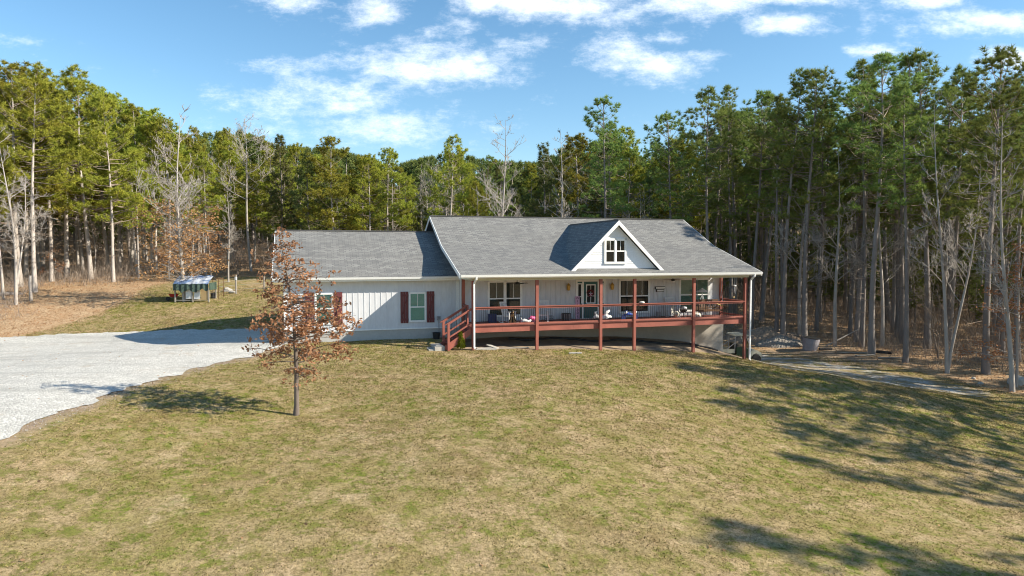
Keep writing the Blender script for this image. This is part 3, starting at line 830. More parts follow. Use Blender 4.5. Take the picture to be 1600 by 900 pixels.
def rocking_chair(px, v, rz, label):
    t = T('rocking_chair', px, v, label, 'chair', rz, group='rocking chairs on the porch')
    m = M['chairpaint']
    def f(b):
        for s in (-1, 1):
            b.tube([(s * .27, -.45, .07), (s * .27, -.2, .025), (s * .27, .1, .015), (s * .27, .35, .05), (s * .27, .5, .11)], .018, 6)
    part('rocker', m, f, t)
    for s in (-1, 1):
        part('leg', m, lambda b: b.bar((s * .27, -.22, .03), (s * .27, -.24, .62), .04), t)
        part('leg', m, lambda b: b.bar((s * .26, .2, .03), (s * .26, .2, .42), .04), t)
        part('armrest', m, lambda b: b.box(s * .27 - .04, s * .27 + .04, -.3, .28, .62, .645), t)
    def f(b):
        for k in range(7): b.box(-.27, .27, -.24 + k * .065, -.19 + k * .065, .40 - .005 * k, .42 - .005 * k)
        b.box(-.25, .25, -.26, -.24, .34, .42)
    part('seat', m, f, t)
    def f(b):
        for s in (-1, 1): b.bar((s * .25, .2, .38), (s * .25, .42, 1.15), .035)
        for k in range(7): x = -.2 + k * .4 / 6; b.bar((x, .21, .45), (x, .405, 1.08), .03, .012)
        b.bar((-.27, .42, 1.12), (.27, .42, 1.12), .03, .10); b.bar((-.25, .23, .46), (.25, .23, .46), .03, .06)
    part('backrest', m, f, t)
rocking_chair(795, 1.2, R(35), 'white slatted rocking chair beside the sitting dog in front of the blinds window')
rocking_chair(849, 1.5, R(-25), 'white rocking chair just right of the porch post between window and door')
rocking_chair(1049, 1.9, R(-12), 'white tall-back rocking chair below the white name board')

# dog
def dog(px, v):
    b = MB()
    import bmesh
    P = {'pelvis': (0, .18, .16, .13), 'belly': (0, .07, .30, .125), 'chest': (0, -.06, .44, .125), 'neck': (0, -.12, .56, .085), 'head': (0, -.18, .67, .085),
         'snout': (.02, -.28, .65, .045), 'nose': (.025, -.35, .64, .03),
         'sl': (-.07, -.10, .40, .06), 'el': (-.08, -.12, .22, .042), 'wl': (-.08, -.13, .08, .03), 'pl': (-.08, -.18, .025, .03),
         'sr': (.07, -.10, .40, .06), 'er': (.08, -.12, .22, .042), 'wr': (.08, -.13, .08, .03), 'pr': (.08, -.18, .025, .03),
         'hl': (-.13, .08, .17, .085), 'kl': (-.15, -.04, .12, .05), 'fl': (-.14, .06, .03, .03), 'tl_': (-.14, -.08, .025, .028),
         'hr': (.13, .08, .17, .085), 'kr': (.15, -.04, .12, .05), 'fr': (.14, .06, .03, .03), 'tr': (.14, -.08, .025, .028),
         't1': (0, .30, .08, .035), 't2': (.08, .42, .035, .025), 't3': (.18, .50, .03, .015),
         'earl': (-.06, -.14, .74, .028), 'earl2': (-.075, -.13, .80, .008), 'earr': (.06, -.14, .74, .028), 'earr2': (.075, -.13, .80, .008)}
    E = [('pelvis', 'belly'), ('belly', 'chest'), ('chest', 'neck'), ('neck', 'head'), ('head', 'snout'), ('snout', 'nose'),
         ('chest', 'sl'), ('sl', 'el'), ('el', 'wl'), ('wl', 'pl'), ('chest', 'sr'), ('sr', 'er'), ('er', 'wr'), ('wr', 'pr'),
         ('pelvis', 'hl'), ('hl', 'kl'), ('kl', 'fl'), ('fl', 'tl_'), ('pelvis', 'hr'), ('hr', 'kr'), ('kr', 'fr'), ('fr', 'tr'),
         ('pelvis', 't1'), ('t1', 't2'), ('t2', 't3'), ('head', 'earl'), ('earl', 'earl2'), ('head', 'earr'), ('earr', 'earr2')]
    keys = list(P); me = bpy.data.meshes.new('dog')
    me.from_pydata([P[k][:3] for k in keys], [(keys.index(a), keys.index(c)) for a, c in E], [])
    o = bpy.data.objects.new('dog_tmp', me); COL.objects.link(o)
    md = o.modifiers.new('s', 'SKIN')
    for i, k in enumerate(keys): me.skin_vertices[0].data[i].radius = (P[k][3], P[k][3]); me.skin_vertices[0].data[i].use_root = (k == 'pelvis')
    o.modifiers.new('d', 'SUBSURF').levels = 2
    dg = bpy.context.evaluated_depsgraph_get(); m2 = bpy.data.meshes.new_from_object(o.evaluated_get(dg))
    bpy.data.objects.remove(o)
    m2.name = 'dog'; m2.materials.clear(); m2.materials.append(M['furblack']); m2.materials.append(M['furtan'])
    for p in m2.polygons:
        c = p.center; p.use_smooth = True
        tan = (c.y < -.14 and abs(c.x) < .09 and c.z < .52 and c.z > .2) or (c.z < .24 and c.y < -.02) or (c.y < -.25 and c.z < .66)
        p.material_index = 1 if tan else 0
    d = bpy.data.objects.new('dog', m2); COL.objects.link(d)
    d.location = hw(porch_at(px, v), v, DZ + .004); d.rotation_euler = (0, 0, HA + R(-20)); d.scale = (1.08, 1.08, 1.08)
    tag(d, 'black dog with tan chest and legs sitting on the deck behind the railing', 'dog')
    e = MB(); 
    for s in (-1, 1): e.lathe([(.001, -.012), (.011, -.006), (.011, .004), (.001, .01)], (s * .035, -.245, .695), 8, 'y')
    e.lathe([(.001, -.02), (.018, -.01), (.018, .006), (.001, .012)], (.027, -.375, .648), 8, 'y')
    q = e.build('eyes_and_nose', M['black'], d)
dog(801, .55)

# toys
t = T('toy_scooter', 824, .75, 'pink and white ride-on toy lying on the deck by the second porch post', 'toy', R(10))
part('body', M['whiteplastic'], lambda b: (b.tube([(-.4, 0, .10), (-.2, -.02, .2), (.05, 0, .12), (.22, 0, .18)], [.05, .09, .08, .1], 8), b.tube([(-.28, .02, .16), (-.38, .05, .34)], .025, 6)), t, smooth=True)
part('seat', M['pink'], lambda b: b.tube([(.1, 0, .24), (.25, 0, .31), (.42, .02, .27), (.5, .02, .18)], [.07, .12, .11, .05], 8), t, smooth=True)
for (x, y) in ((-.38, 0), (.3, -.12), (.3, .14)):
    part('wheel', M['purple'], lambda b: b.lathe([(.03, -.03), (.09, -.03), (.10, 0), (.09, .03), (.03, .03)], (x, y, .10), 12, 'y'), t)
t = T('toy_car', 942, .8, 'white and red ride-on toy car behind the porch post left of the centre window', 'toy', R(0))
part('body', M['whiteplastic'], lambda b: (b.tube([(-.55, 0, .2), (-.4, 0, .28), (-.1, 0, .22), (.2, 0, .24), (.5, 0, .2)], [.08, .15, .13, .16, .1], 8), b.tube([(-.42, 0, .35), (-.46, 0, .52), (-.3, 0, .56)], [.07, .06, .04], 7),
     b.tube([(.05, 0, .3), (.2, 0, .46), (.42, 0, .60)], [.05, .11, .05], 7)), t, smooth=True)
part('seat', M['redplastic'], lambda b: b.tube([(-.1, 0, .30), (.1, 0, .28), (.5, 0, .16)], [.08, .1, .07], 8), t, smooth=True)
for x in (-.4, .38):
    for y in (-.15, .15): part('wheel', M['black'], lambda b: b.lathe([(.03, -.03), (.1, -.03), (.11, 0), (.1, .03), (.03, .03)], (x, y, .11), 12, 'y'), t)
t = T('toy_motorbike', 984, .85, 'blue and white toy motorbike parked behind the railing under the centre window', 'toy', R(0))
part('body', M['blue'], lambda b: (b.tube([(-.36, 0, .30), (-.15, 0, .38), (.1, 0, .33), (.36, 0, .34)], [.05, .1, .08, .05], 8), b.tube([(-.30, 0, .36), (-.22, 0, .55)], .025, 6), b.tube([(-.22, -.18, .56), (-.22, .18, .56)], .018, 6)), t, smooth=True)
part('fairing', M['whiteplastic'], lambda b: (b.tube([(-.30, 0, .34), (-.2, 0, .46), (-.1, 0, .4)], [.06, .09, .05], 8), b.tube([(.18, 0, .42), (.42, 0, .47)], [.09, .06], 8)), t, smooth=True)
for x in (-.38, .38):
    part('wheel', M['navy'], lambda b: b.lathe([(.05, -.035), (.15, -.035), (.165, 0), (.15, .035), (.05, .035)], (x, 0, .165), 14, 'y'), t)
# blue bin, basket, crate
t = T('storage_bin', 769, 2.05, 'dark blue ribbed bin beneath the blinds window', 'bin')
part('body', M['navy'], lambda b: (b.box(-.2, .2, -.16, .16, 0, .42), [b.box(-.2 + k * .08, -.17 + k * .08, -.18, -.16, .02, .4) for k in range(5)]), t)
part('lid', M['navy'], lambda b: b.box(-.22, .22, -.18, .18, .42, .46), t)
t = T('wicker_basket', 885, 1.9, 'black ribbed round basket on the deck left of the door', 'basket')
part('body', M['blackp'], lambda b: b.lathe([(.2, 0), (.24, .1), (.26, .3), (.25, .4), (.22, .4), (.22, .05)], n=20), t)
part('rib', M['greysteel'], lambda b: [b.bar((.255 * math.cos(a), .255 * math.sin(a), .02), (.275 * math.cos(a), .275 * math.sin(a), .38), .02) for a in [k * math.pi / 8 for k in range(16)]], t)
t = T('wire_crate', 858, 1.9, 'small wire crate against the wall between rocking chair and basket', 'crate')
def f(b):
    for z in (.01, .14, .27):
        for s in (-1, 1): b.bar((-.2, s * .15, z), (.2, s * .15, z), .012); b.bar((s * .2, -.15, z), (s * .2, .15, z), .012)
    for k in range(6):
        x = -.2 + .08 * k
        for s in (-1, 1): b.bar((x, s * .15, 0), (x, s * .15, .28), .01)
part('frame', M['black'], f, t)
part('base', M['black'], lambda b: b.box(-.2, .2, -.15, .15, .0, .012), t)
# vertical porch sign
t = T('welcome_sign', 903, 2.42, 'tall pale pink welcome board leaning beside the teal front door', 'sign')
part('board', M['pinkpaint'], lambda b: b.box(-.13, .13, -.012, .012, 0, 1.32, Matrix.Rotation(R(-4), 4, 'X')), t)
part('edge', M['purple'], lambda b: (b.box(.13, .15, -.014, .014, 0, 1.32, Matrix.Rotation(R(-4), 4, 'X'))), t)
cu = bpy.data.curves.new('sign_letters', 'FONT'); cu.body = '\n'.join('WELCOME'); cu.align_x = 'CENTER'; cu.size = .19; cu.space_line = .93; cu.extrude = .004
tmp = bpy.data.objects.new('tmp', cu); COL.objects.link(tmp)
dg = bpy.context.evaluated_depsgraph_get(); lm = bpy.data.meshes.new_from_object(tmp.evaluated_get(dg)); bpy.data.objects.remove(tmp)
lm.materials.clear(); lm.materials.append(M['purple'])
lo = bpy.data.objects.new('lettering', lm); COL.objects.link(lo); lo.parent = t; lo.rotation_euler = (R(90 - 4), 0, 0); lo.location = (0, -.018 + .07, 1.14)
# wreath
t = T('door_wreath', 922, 2.5, 'red berry wreath with pink bow hanging on the front door', 'wreath', z=2.62)
def f(b):
    for k in range(60):
        a = random.uniform(0, 6.28); r = .17 + random.uniform(-.05, .05); c = (r * math.cos(a), random.uniform(-.05, 0), r * math.sin(a)); q = random.uniform(.02, .035)
        b.lathe([(.004, -q), (q, -q * .3), (q, q * .3), (.004, q)], c, 6)
part('ring', M['wreath'], f, t)
part('bow', M['pinkpaint'], lambda b: (b.tube([(-.10, -.07, -.02), (0, -.09, -.06), (.10, -.07, -.02)], [.04, .015, .04], 6), b.tube([(0, -.08, -.06), (-.05, -.07, -.17)], [.015, .03], 5), b.tube([(0, -.08, -.06), (.05, -.07, -.17)], [.015, .03], 5)), t)
# ceiling fan and light
t = T('ceiling_fan', 808, 1.3, 'black ceiling fan under the porch roof above the blinds window', 'fan', z=3.30)
part('motor', M['black'], lambda b: (b.lathe([(.05, -.06), (.11, -.04), (.11, .05), (.03, .08)], n=14), b.tube([(0, 0, .05), (0, 0, .62)], .018, 8)), t)
for k in range(4): part('blade', M['black'], lambda b: b.box(.1, .66, -.07, .07, -.004, .006, Matrix.Rotation(k * math.pi / 2 + .2, 4, 'Z') @ Matrix.Rotation(R(10), 4, 'X')), t)
t = T('ceiling_fan', 1051, 1.3, 'ceiling fan with small light bowl above the name board end of the porch', 'fan', z=3.34)
part('motor', M['black'], lambda b: (b.lathe([(.05, -.03), (.12, 0), (.12, .07), (.03, .1)], n=14), b.tube([(0, 0, .05), (0, 0, .60)], .018, 8)), t)
part('light_bowl', M['whiteplastic'], lambda b: b.lathe([(.02, -.12), (.10, -.10), (.15, -.04), (.15, -.03)], n=14), t)
for k in range(4): part('blade', M['brownwood'], lambda b: b.box(.12, .55, -.06, .06, .04, .05, Matrix.Rotation(k * math.pi / 2 + .75, 4, 'Z')), t)
# porch swing
t = T('porch_swing', 1108, 1.25, 'dark brown wooden porch swing hanging on chains at the right end of the porch', 'swing', R(-4), z=1.55)
def f(b):
    for k in range(6): b.box(-.8, .8, -.25 + k * .085, -.18 + k * .085, .0, .025)
    b.box(-.8, .8, -.26, -.22, -.08, .0); b.box(-.8, .8, .2, .24, -.08, .0)
part('seat', M['brownwood'], f, t)
def f(b):
    for k in range(16): x = -.75 + k * .1; b.bar((x, .25, .05), (x, .37, .56), .06, .02)
    b.bar((-.8, .37, .56), (.8, .37, .56), .04, .09); b.bar((-.8, .26, .1), (.8, .26, .1), .04, .06)
part('backrest', M['brownwood'], f, t)
for s in (-1, 1):
    part('armrest', M['brownwood'], lambda b: (b.box(s * .8 - .05, s * .8 + .05, -.28, .3, .28, .31), b.bar((s * .8, -.22, 0), (s * .8, -.22, .28), .05)), t)
    part('chain', M['galv'], lambda b: (b.tube([(s * .8, -.22, .3), (s * .8, 0, 1.2), (s * .8, 0, 2.25)], .012, 5), b.tube([(s * .8, .28, .3), (s * .8, 0, 1.2)], .012, 5)), t)
t = T('broom', 1122, .35, 'yellow handled broom leaning across the right end of the railing', 'broom', R(0), z=DZ)
part('handle', M['yellow'], lambda b: b.tube([(-.38, 0, .97), (.42, .1, .70)], .022, 8), t)
part('brush', M['brownwood'], lambda b: b.tube([(.42, .1, .70), (.52, .11, .67), (.62, .12, .60)], [.03, .07, .10], 8), t)
# white cone and braces added in place of a sunlight patch and swing chain
t = T('patio_umbrella', 1097, 2.1, 'small white folding sunshade standing in front of the green blinds window', 'umbrella', R(0))
part('pole', M['whiteplastic'], lambda b: b.tube([(0, 0, 0), (0, 0, 1.55)], .016, 8), t)
part('shade', M['whiteplastic'], lambda b: b.lathe([(.42, 1.45), (.30, 1.52), (.12, 1.62), (.01, 1.70)], n=8), t)
part('brace', M['whiteplastic'], lambda b: (b.bar((0, 0, 1.35), (-.14, 0, .95), .02), b.bar((0, 0, 1.35), (.14, 0, .95), .02)), t)
# kettle grill
t = T('charcoal_grill', 1068, 1.0, 'small black kettle grill with grey lid beside the right porch post', 'grill', R(0))
part('bowl', M['black'], lambda b: b.lathe([(.03, .32), (.14, .35), (.22, .46), (.23, .52)], n=16), t)
part('lid', M['galv'], lambda b: b.lathe([(.235, .53), (.21, .64), (.12, .72), (.01, .75)], n=16), t, smooth=True)
for k in range(3):
    a = k * 2.094 + .5; part('leg', M['galv'], lambda b: b.tube([(.12 * math.cos(a), .12 * math.sin(a), .4), (.26 * math.cos(a), .26 * math.sin(a), 0)], .012, 6), t)
t = T('folded_chair', 1057, .95, 'cream cloth lawn chair left of the kettle grill', 'chair', R(40))
part('seat', M['burlap'], lambda b: b.tube([(-.22, -.2, .34), (0, 0, .26), (.2, .15, .34)], [.04, .19, .05], 8), t, smooth=True)
part('backrest', M['burlap'], lambda b: b.box(-.24, .24, .2, .23, .3, .75), t)
part('frame', M['galv'], lambda b: (b.bar((-.25, -.25, 0), (.25, .2, .5), .025), b.bar((.25, -.25, 0), (-.25, .2, .5), .025), b.bar((-.25, .22, 0), (-.25, .22, .8), .025), b.bar((.25, .22, 0), (.25, .22, .8), .025)), t)
t = T('cushion', 1088, .7, 'bundled cream cushions behind the railing below the porch swing', 'cushions', R(20))
tc_ = part('pad', M['burlap'], lambda b: (b.tube([(-.4, 0, .12), (-.1, .02, .2), (.25, 0, .16), (.4, .02, .1)], [.08, .18, .16, .07], 8)), t, smooth=True)
b = MB(); b.lathe([(.10, 0), (.15, .03), (.16, .07), (.10, .10), (.02, .11)], n=14)
o = b.build('bowl', M['whiteplastic'], smooth=True); o.location = hw(porch_at(1003, -.13), -.13, 2.158); tag(o, 'white upturned bowl resting on the top rail before the centre window', 'bowl')
b = MB(); b.box(-.1, .1, -.08, .08, 0, .30); b.box(-.075, .075, -.09, -.08, .05, .2)
o = b.build('planter', M['galv']); o.location = hw(porch_at(1029, 2.2), 2.2, DZ + .004); o.rotation_euler = (0, 0, HA); tag(o, 'small grey box planter against the wall below the name board', 'planter')
# wind chime
t = T('wind_chime', 1147, .9, 'pale tubular wind chime hanging from the porch beam at the far right', 'wind chime', z=2.55)
part('cap', M['whiteplastic'], lambda b: (b.lathe([(.13, .42), (.10, .48), (.02, .50)], n=12), b.tube([(0, 0, .48), (0, 0, 1.30)], .006, 5)), t)
part('tubes', M['galv'], lambda b: [b.tube([(.09 * math.cos(k * 1.05), .09 * math.sin(k * 1.05), -.05 + .04 * k), (.09 * math.cos(k * 1.05), .09 * math.sin(k * 1.05), .42)], .022, 6) for k in range(6)], t)
part('pendant', M['tanwood'], lambda b: (b.tube([(0, 0, .42), (0, 0, -.2)], .005, 4), b.box(-.05, .05, -.004, .004, -.3, -.18)), t)

# ------------------------------------------------------------------ blades / tubes for plants (numpy)
def unit(v): return v / np.maximum(np.linalg.norm(v, axis=-1, keepdims=True), 1e-9)
def blades(c, d, spread, n, ln, w, up=.25):
    """n thin triangles round every centre c (K,3) leaning along d"""
    K = len(c); d = np.repeat(unit(d), n, 0); p = np.repeat(c, n, 0)
    r = rng.normal(size=(K * n, 3)); r = unit(r)
    q = unit(d * (1 - spread) + r * spread + np.array([0, 0, up]))
    l = ln * rng.uniform(.6, 1.15, (K * n, 1))
    s = unit(np.cross(q, rng.normal(size=(K * n, 3))))
    a = p + s * w / 2; b_ = p - s * w / 2; t = p + q * l
    return np.stack([a, b_, t], 1).reshape(-1, 3)
def leaves(c, n, rad, size, flat=.5):
    K = len(c); p = np.repeat(c, n, 0) + rng.normal(size=(K * n, 3)) * rad * np.array([1, 1, .7])
    a = unit(rng.normal(size=(K * n, 3)) * np.array([1, 1, flat])); b_ = unit(np.cross(a, rng.normal(size=(K * n, 3))))
    s = size * rng.uniform(.6, 1.2, (K * n, 1))
    return np.stack([p - a * s * .5, p + b_ * s * .28, p + a * s * .5, p - b_ * s * .28], 1).reshape(-1, 3)

class TB:
    """fast tube collector"""
    def __init__(s): s.v = []; s.f = []; s.n = 0
    def tube(s, pts, rad, n=4):
        pts = np.asarray(pts, float); m = len(pts)
        d = np.gradient(pts, axis=0); d = unit(d)
        ref = np.array([1., 0, 0]) if abs(d[0, 0]) < .8 else np.array([0, 1., 0])
        x = unit(ref - d * (d @ ref)[:, None]); y = np.cross(d, x)
        a = np.arange(n) * 2 * math.pi / n; rad = np.asarray(rad)[:, None, None]
        ring = pts[:, None] + rad * (x[:, None] * np.cos(a)[None, :, None] + y[:, None] * np.sin(a)[None, :, None])
        s.v.append(ring.reshape(-1, 3))
        i = np.arange(m - 1)[:, None] * n; k = np.arange(n)[None]; k2 = (k + 1) % n
        s.f.append((np.stack([i + k, i + k2, i + n + k2, i + n + k], -1).reshape(-1, 4) + s.n)); s.n += m * n
    def mesh(s, name, mat, smooth=True):
        v = np.concatenate(s.v); f_ = np.concatenate(s.f)
        me = bpy.data.meshes.new(name); me.vertices.add(len(v)); me.vertices.foreach_set('co', v.astype(np.float32).ravel())
        me.loops.add(f_.size); me.loops.foreach_set('vertex_index', f_.astype(np.int32).ravel())
        me.polygons.add(len(f_)); me.polygons.foreach_set('loop_start', np.arange(0, f_.size, 4, dtype=np.int32))
        me.materials.append(mat); me.update(calc_edges=True)
        if smooth: me.polygons.foreach_set('use_smooth', [True] * len(me.polygons))
        return me
def soup(name, v, k, mat):
    me = bpy.data.meshes.new(name); n = len(v)
    me.vertices.add(n); me.vertices.foreach_set('co', v.astype(np.float32).ravel())
    me.loops.add(n); me.loops.foreach_set('vertex_index', np.arange(n, dtype=np.int32))
    me.polygons.add(n // k); me.polygons.foreach_set('loop_start', np.arange(0, n, k, dtype=np.int32))
    me.materials.append(mat); me.update(calc_edges=True); return me

def trunk_path(h, bend, n=12):
    z = np.linspace(0, h, n); a, b_, c, d = rng.uniform(-1, 1, 4)
    x = bend * (a * (z / h) + .35 * np.sin(z / h * 5 + b_ * 3) - .35 * math.sin(b_ * 3)); y = bend * (c * (z / h) + .35 * np.sin(z / h * 4 + d * 3) - .35 * math.sin(d * 3))
    return np.stack([x, y, z], 1)
def on_path(P, z):
    return np.array([np.interp(z, P[:, 2], P[:, 0]), np.interp(z, P[:, 2], P[:, 1]), z])

def make_pine(h, cb, rad, nb, mat, style):
    nb = int(nb * (.76 if style == 'yel' else .82))
    """returns meshes (trunk, branches, crown); h height, cb crown base fraction"""
    P = trunk_path(h, .45); tr = TB(); br = TB()
    r0 = (.0098 if style == 'lob' else .0105) * h
    rr = r0 * (1 - .9 * (P[:, 2] / h) ** 1.1); rr[0] *= 1.35
    PP = P.copy(); PP[0, 2] = -.5; tr.tube(PP, rr, 8)
    C = []; D = []
    for i in range(nb):
        t = ((i + rng.random()) / nb) ** .9
        z = h * (cb + (1 - cb) * t * .985)
        if style == 'lob': prof = math.sqrt(max(.03, 1 - t ** 2.6)) * (.82 + .18 * math.sin(t * 9 + nb)) * (.5 + .5 * min(1, t * 3 + .25)) * .86
        elif style == 'yel': prof = math.sqrt(max(.04, 1 - t ** 1.9)) * .9
        else: prof = (1 - t) ** .8 * .9 + .08
        ln = max(.45, rad * prof * rng.uniform(.6, 1.1))
        az = rng.uniform(0, 2 * math.pi); el = R(rng.uniform(-8, 20) + 48 * t ** 2) if style != 'ced' else R(rng.uniform(15, 35) + 25 * t)
        s = on_path(P, z); d = np.array([math.cos(az) * math.cos(el), math.sin(az) * math.cos(el), math.sin(el)])
        e = s + d * ln + np.array([0, 0, .12 * ln]); m = s + d * ln * .5 - np.array([0, 0, .03 * ln])
        br.tube([s, m, e], [.01 + .008 * ln, .008 + .005 * ln, .006], 4)
        nt = max(5, int(ln * (4.4 if style == 'lob' else 6.2)))
        side = np.cross(d, [0, 0, 1.]); side /= max(1e-6, np.linalg.norm(side))
        for j in range(nt):
            ff = rng.uniform(.3, 1.0) ** .6; off = rng.uniform(-1, 1) * (.30 * ln * (1.1 - ff) + .30)
            pt = s + (e - s) * ff + side * off + np.array([0, 0, rng.uniform(-.18, .30)])
            if j % 3 == 0: br.tube([s + (e - s) * max(ff - .2, .1), pt], [.012, .005], 3)
            C.append(pt); D.append(unit(d * .6 + side * np.sign(off) * .5 + np.array([0, 0, .5])))
    C.append(on_path(P, h)); D.append(np.array([0, 0, 1.]))
    C = np.array(C); D = np.array(D)
    if style == 'lob': V = blades(C, D, .66, 30, .36, .045, .34)
    elif style == 'yel': V = blades(C + rng.normal(size=C.shape) * .05, D, .8, 30, .34, .055, .18)
    else: V = blades(C, D, .8, 28, .30, .05, .15)
    # dead lower branches
    nd = int(22 if style == 'lob' else 26)
    for i in range(nd):
        z = h * rng.uniform(.12, cb + .1); az = rng.uniform(0, 6.28); ln = rng.uniform(.4, 2.0); s = on_path(P, z)
        d = np.array([math.cos(az), math.sin(az), rng.uniform(-.25, .25)])
        e = s + d * ln; m = s + d * ln * .55 + rng.normal(size=3) * .08
        br.tube([s, m, e], [.022, .014, .005], 3)
        for q in range(3):
            p0 = s + (e - s) * rng.uniform(.4, .9); br.tube([p0, p0 + (d * .5 + rng.normal(size=3) * .5) * ln * .4], [.009, .004], 3)
    return (tr.mesh('trunk', M['bark_light' if style == 'yel' else 'bark_pine']), br.mesh('branches', M['twig']), soup('crown', V, 3, mat))

def make_bare(h, spread, nprim, stems=1, bark='bark_pale', lo=.35, tw=1.0):
    tr = TB(); br = TB()
    def grow(s, d, ln, r, depth):
        k = 4; pts = [s]; dd = d.copy()
        for i in range(k):
            dd = unit(dd + rng.normal(size=3) * .13 + np.array([0, 0, .09])); pts.append(pts[-1] + dd * ln / k)
        pts = np.array(pts); br.tube(pts, np.linspace(r, max(r * .35, .009), len(pts)), 4 if depth < 2 else 3)
        if depth >= 3: return
        nc = int((6, 5, 3)[depth] * tw)
        for j in range(nc):
            f_ = rng.uniform(.25, 1.0); i = min(int(f_ * k), k - 1); p = pts[i] + (pts[i + 1] - pts[i]) * (f_ * k - i)
            nd = unit(unit(pts[i + 1] - pts[i]) + rng.normal(size=3) * .62 + np.array([0, 0, .15]))
            grow(p, nd, ln * rng.uniform(.3, .6), max(r * .45, .011), depth + 1)
    for st in range(stems):
        hh = h * (1 if st == 0 else rng.uniform(.75, .92)); P = trunk_path(hh, .5)
        if stems > 1:
            a = st * 2 * math.pi / stems + .4; lean = .085 * hh; P[:, 0] += math.cos(a) * lean * (P[:, 2] / hh); P[:, 1] += math.sin(a) * lean * (P[:, 2] / hh)
        r0 = .0095 * hh if stems == 1 else .0085 * hh
        PP = P.copy(); PP[0, 2] = -.4; tr.tube(PP, np.maximum(r0 * (1 - .92 * P[:, 2] / hh), .008), 7)
        for i in range(nprim):
            t = (i + rng.random()) / nprim; z = hh * (lo + (1 - lo) * t); az = rng.uniform(0, 6.28)
            el = R(rng.uniform(22, 48)); d = np.array([math.cos(az) * math.cos(el), math.sin(az) * math.cos(el), math.sin(el)])
            ln = spread * (1.05 - t * .75) * rng.uniform(.55, 1.1)
            grow(on_path(P, z), d, ln, .006 + .011 * ln, 1 if ln < 1.6 else 0)
    return (tr.mesh('trunk', M[bark]), br.mesh('branches', M[bark]), None)

def make_leafy(h, spread, nb, mat, lo=.15, dens=14):
    tr = TB(); br = TB(); P = trunk_path(h, .3)
    PP = P.copy(); PP[0, 2] = -.3; tr.tube(PP, np.maximum(.009 * h * (1 - .9 * P[:, 2] / h), .006), 6)
    C = []
    for i in range(nb):
        t = (i + rng.random()) / nb; z = h * (lo + (1 - lo) * t); az = rng.uniform(0, 6.28); el = R(rng.uniform(0, 30))
        d = np.array([math.cos(az) * math.cos(el), math.sin(az) * math.cos(el), math.sin(el)]); ln = spread * (1.1 - t * .8) * rng.uniform(.5, 1.1)
        s = on_path(P, z); e = s + d * ln; br.tube([s, (s + e) / 2 + rng.normal(size=3) * .05, e], [.02, .012, .005], 4)
        for j in range(max(2, int(ln * 5))):
            f_ = rng.uniform(.35, 1.05); p = s + (e - s) * f_ + rng.normal(size=3) * .16; C.append(p); br.tube([s + (e - s) * f_ * .85, p], [.007, .004], 3)
    return (tr.mesh('trunk', M['bark_pale']), br.mesh('branches', M['bark_pale']), soup('crown', leaves(np.array(C), dens, .13, .12), 4, mat))

def make_cling():
    ms = make_bare(12, 3.2, 18, lo=.28)
    C = []
    for k in range(150):
        z = rng.uniform(1.6, 6.3); r = 2.6 * math.sqrt(rng.random()) * (1.1 - z / 11); a = rng.uniform(0, 6.28)
        r = 2.3 * (rng.random() ** .6); p = np.array([r * math.cos(a), r * math.sin(a), z + .1 * r]); C.append(p)
    C = np.array(C); b2 = TB()
    for p in C: b2.tube([[0, 0, max(1.2, p[2] - .45 * math.hypot(p[0], p[1]))], p * np.array([.6, .6, 1]) - [0, 0, .1], p], [.012, .009, .004], 3)
    v = leaves(C, 22, .2, .15)
    bm = ms[1]
    o1 = bpy.data.objects.new('a', ms[1]); o2 = b2.mesh('b', M['bark_pale'])
    import bmesh
    q = bmesh.new(); q.from_mesh(ms[1]); q.from_mesh(o2); q.to_mesh(ms[1]); q.free(); bpy.data.objects.remove(o1)
    return (ms[0], ms[1], soup('crown', v, 4, M['orangeleaf']))

def put_tree(name, ms, loc, label, cat='tree', group=None, s=1.0, rz=None):
    t = empty(name, loc, rng.uniform(0, 6.28) if rz is None else rz, label, cat, group); k = rng.uniform(.85, 1.2); t.scale = (s * k, s * k, s); t.rotation_euler = (rng.normal() * .018, rng.normal() * .018, t.rotation_euler[2])
    for nm, me in zip(('trunk', 'branches', 'crown'), ms):
        if me is None: continue
        o = bpy.data.objects.new(nm, me); COL.objects.link(o); o.parent = t
    return t

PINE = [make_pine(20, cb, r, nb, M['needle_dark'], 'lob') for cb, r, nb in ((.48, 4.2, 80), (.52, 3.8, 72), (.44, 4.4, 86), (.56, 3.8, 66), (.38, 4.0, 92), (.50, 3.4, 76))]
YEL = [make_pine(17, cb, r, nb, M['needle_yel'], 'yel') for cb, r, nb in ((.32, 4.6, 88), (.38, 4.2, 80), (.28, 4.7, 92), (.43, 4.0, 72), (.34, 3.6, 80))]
CED = [make_pine(14, cb, r, nb, M['needle_cedar'], 'ced') for cb, r, nb in ((.18, 3.2, 96), (.22, 3.6, 90), (.13, 2.9, 96))]
BARE = [make_bare(15, 3.4, 16), make_bare(15, 3.0, 20, lo=.3), make_bare(14, 2.6, 14, stems=2, lo=.3), make_bare(13, 2.4, 22, lo=.25), make_bare(15, 3.8, 15, lo=.45)]
SAP = [make_bare(6, 1.7, 12, lo=.15, bark='twig', tw=.8), make_bare(7, 1.3, 14, lo=.2, tw=.8), make_bare(5, 1.8, 12, stems=3, lo=.15, bark='twig', tw=.7)]
CLING = make_cling()
LEAFY = [make_leafy(7, 2.0, 26, M['orangeleaf']), make_leafy(5, 1.7, 22, M['orangeleaf']), make_leafy(4, 1.5, 18, M['brownleaf'])]

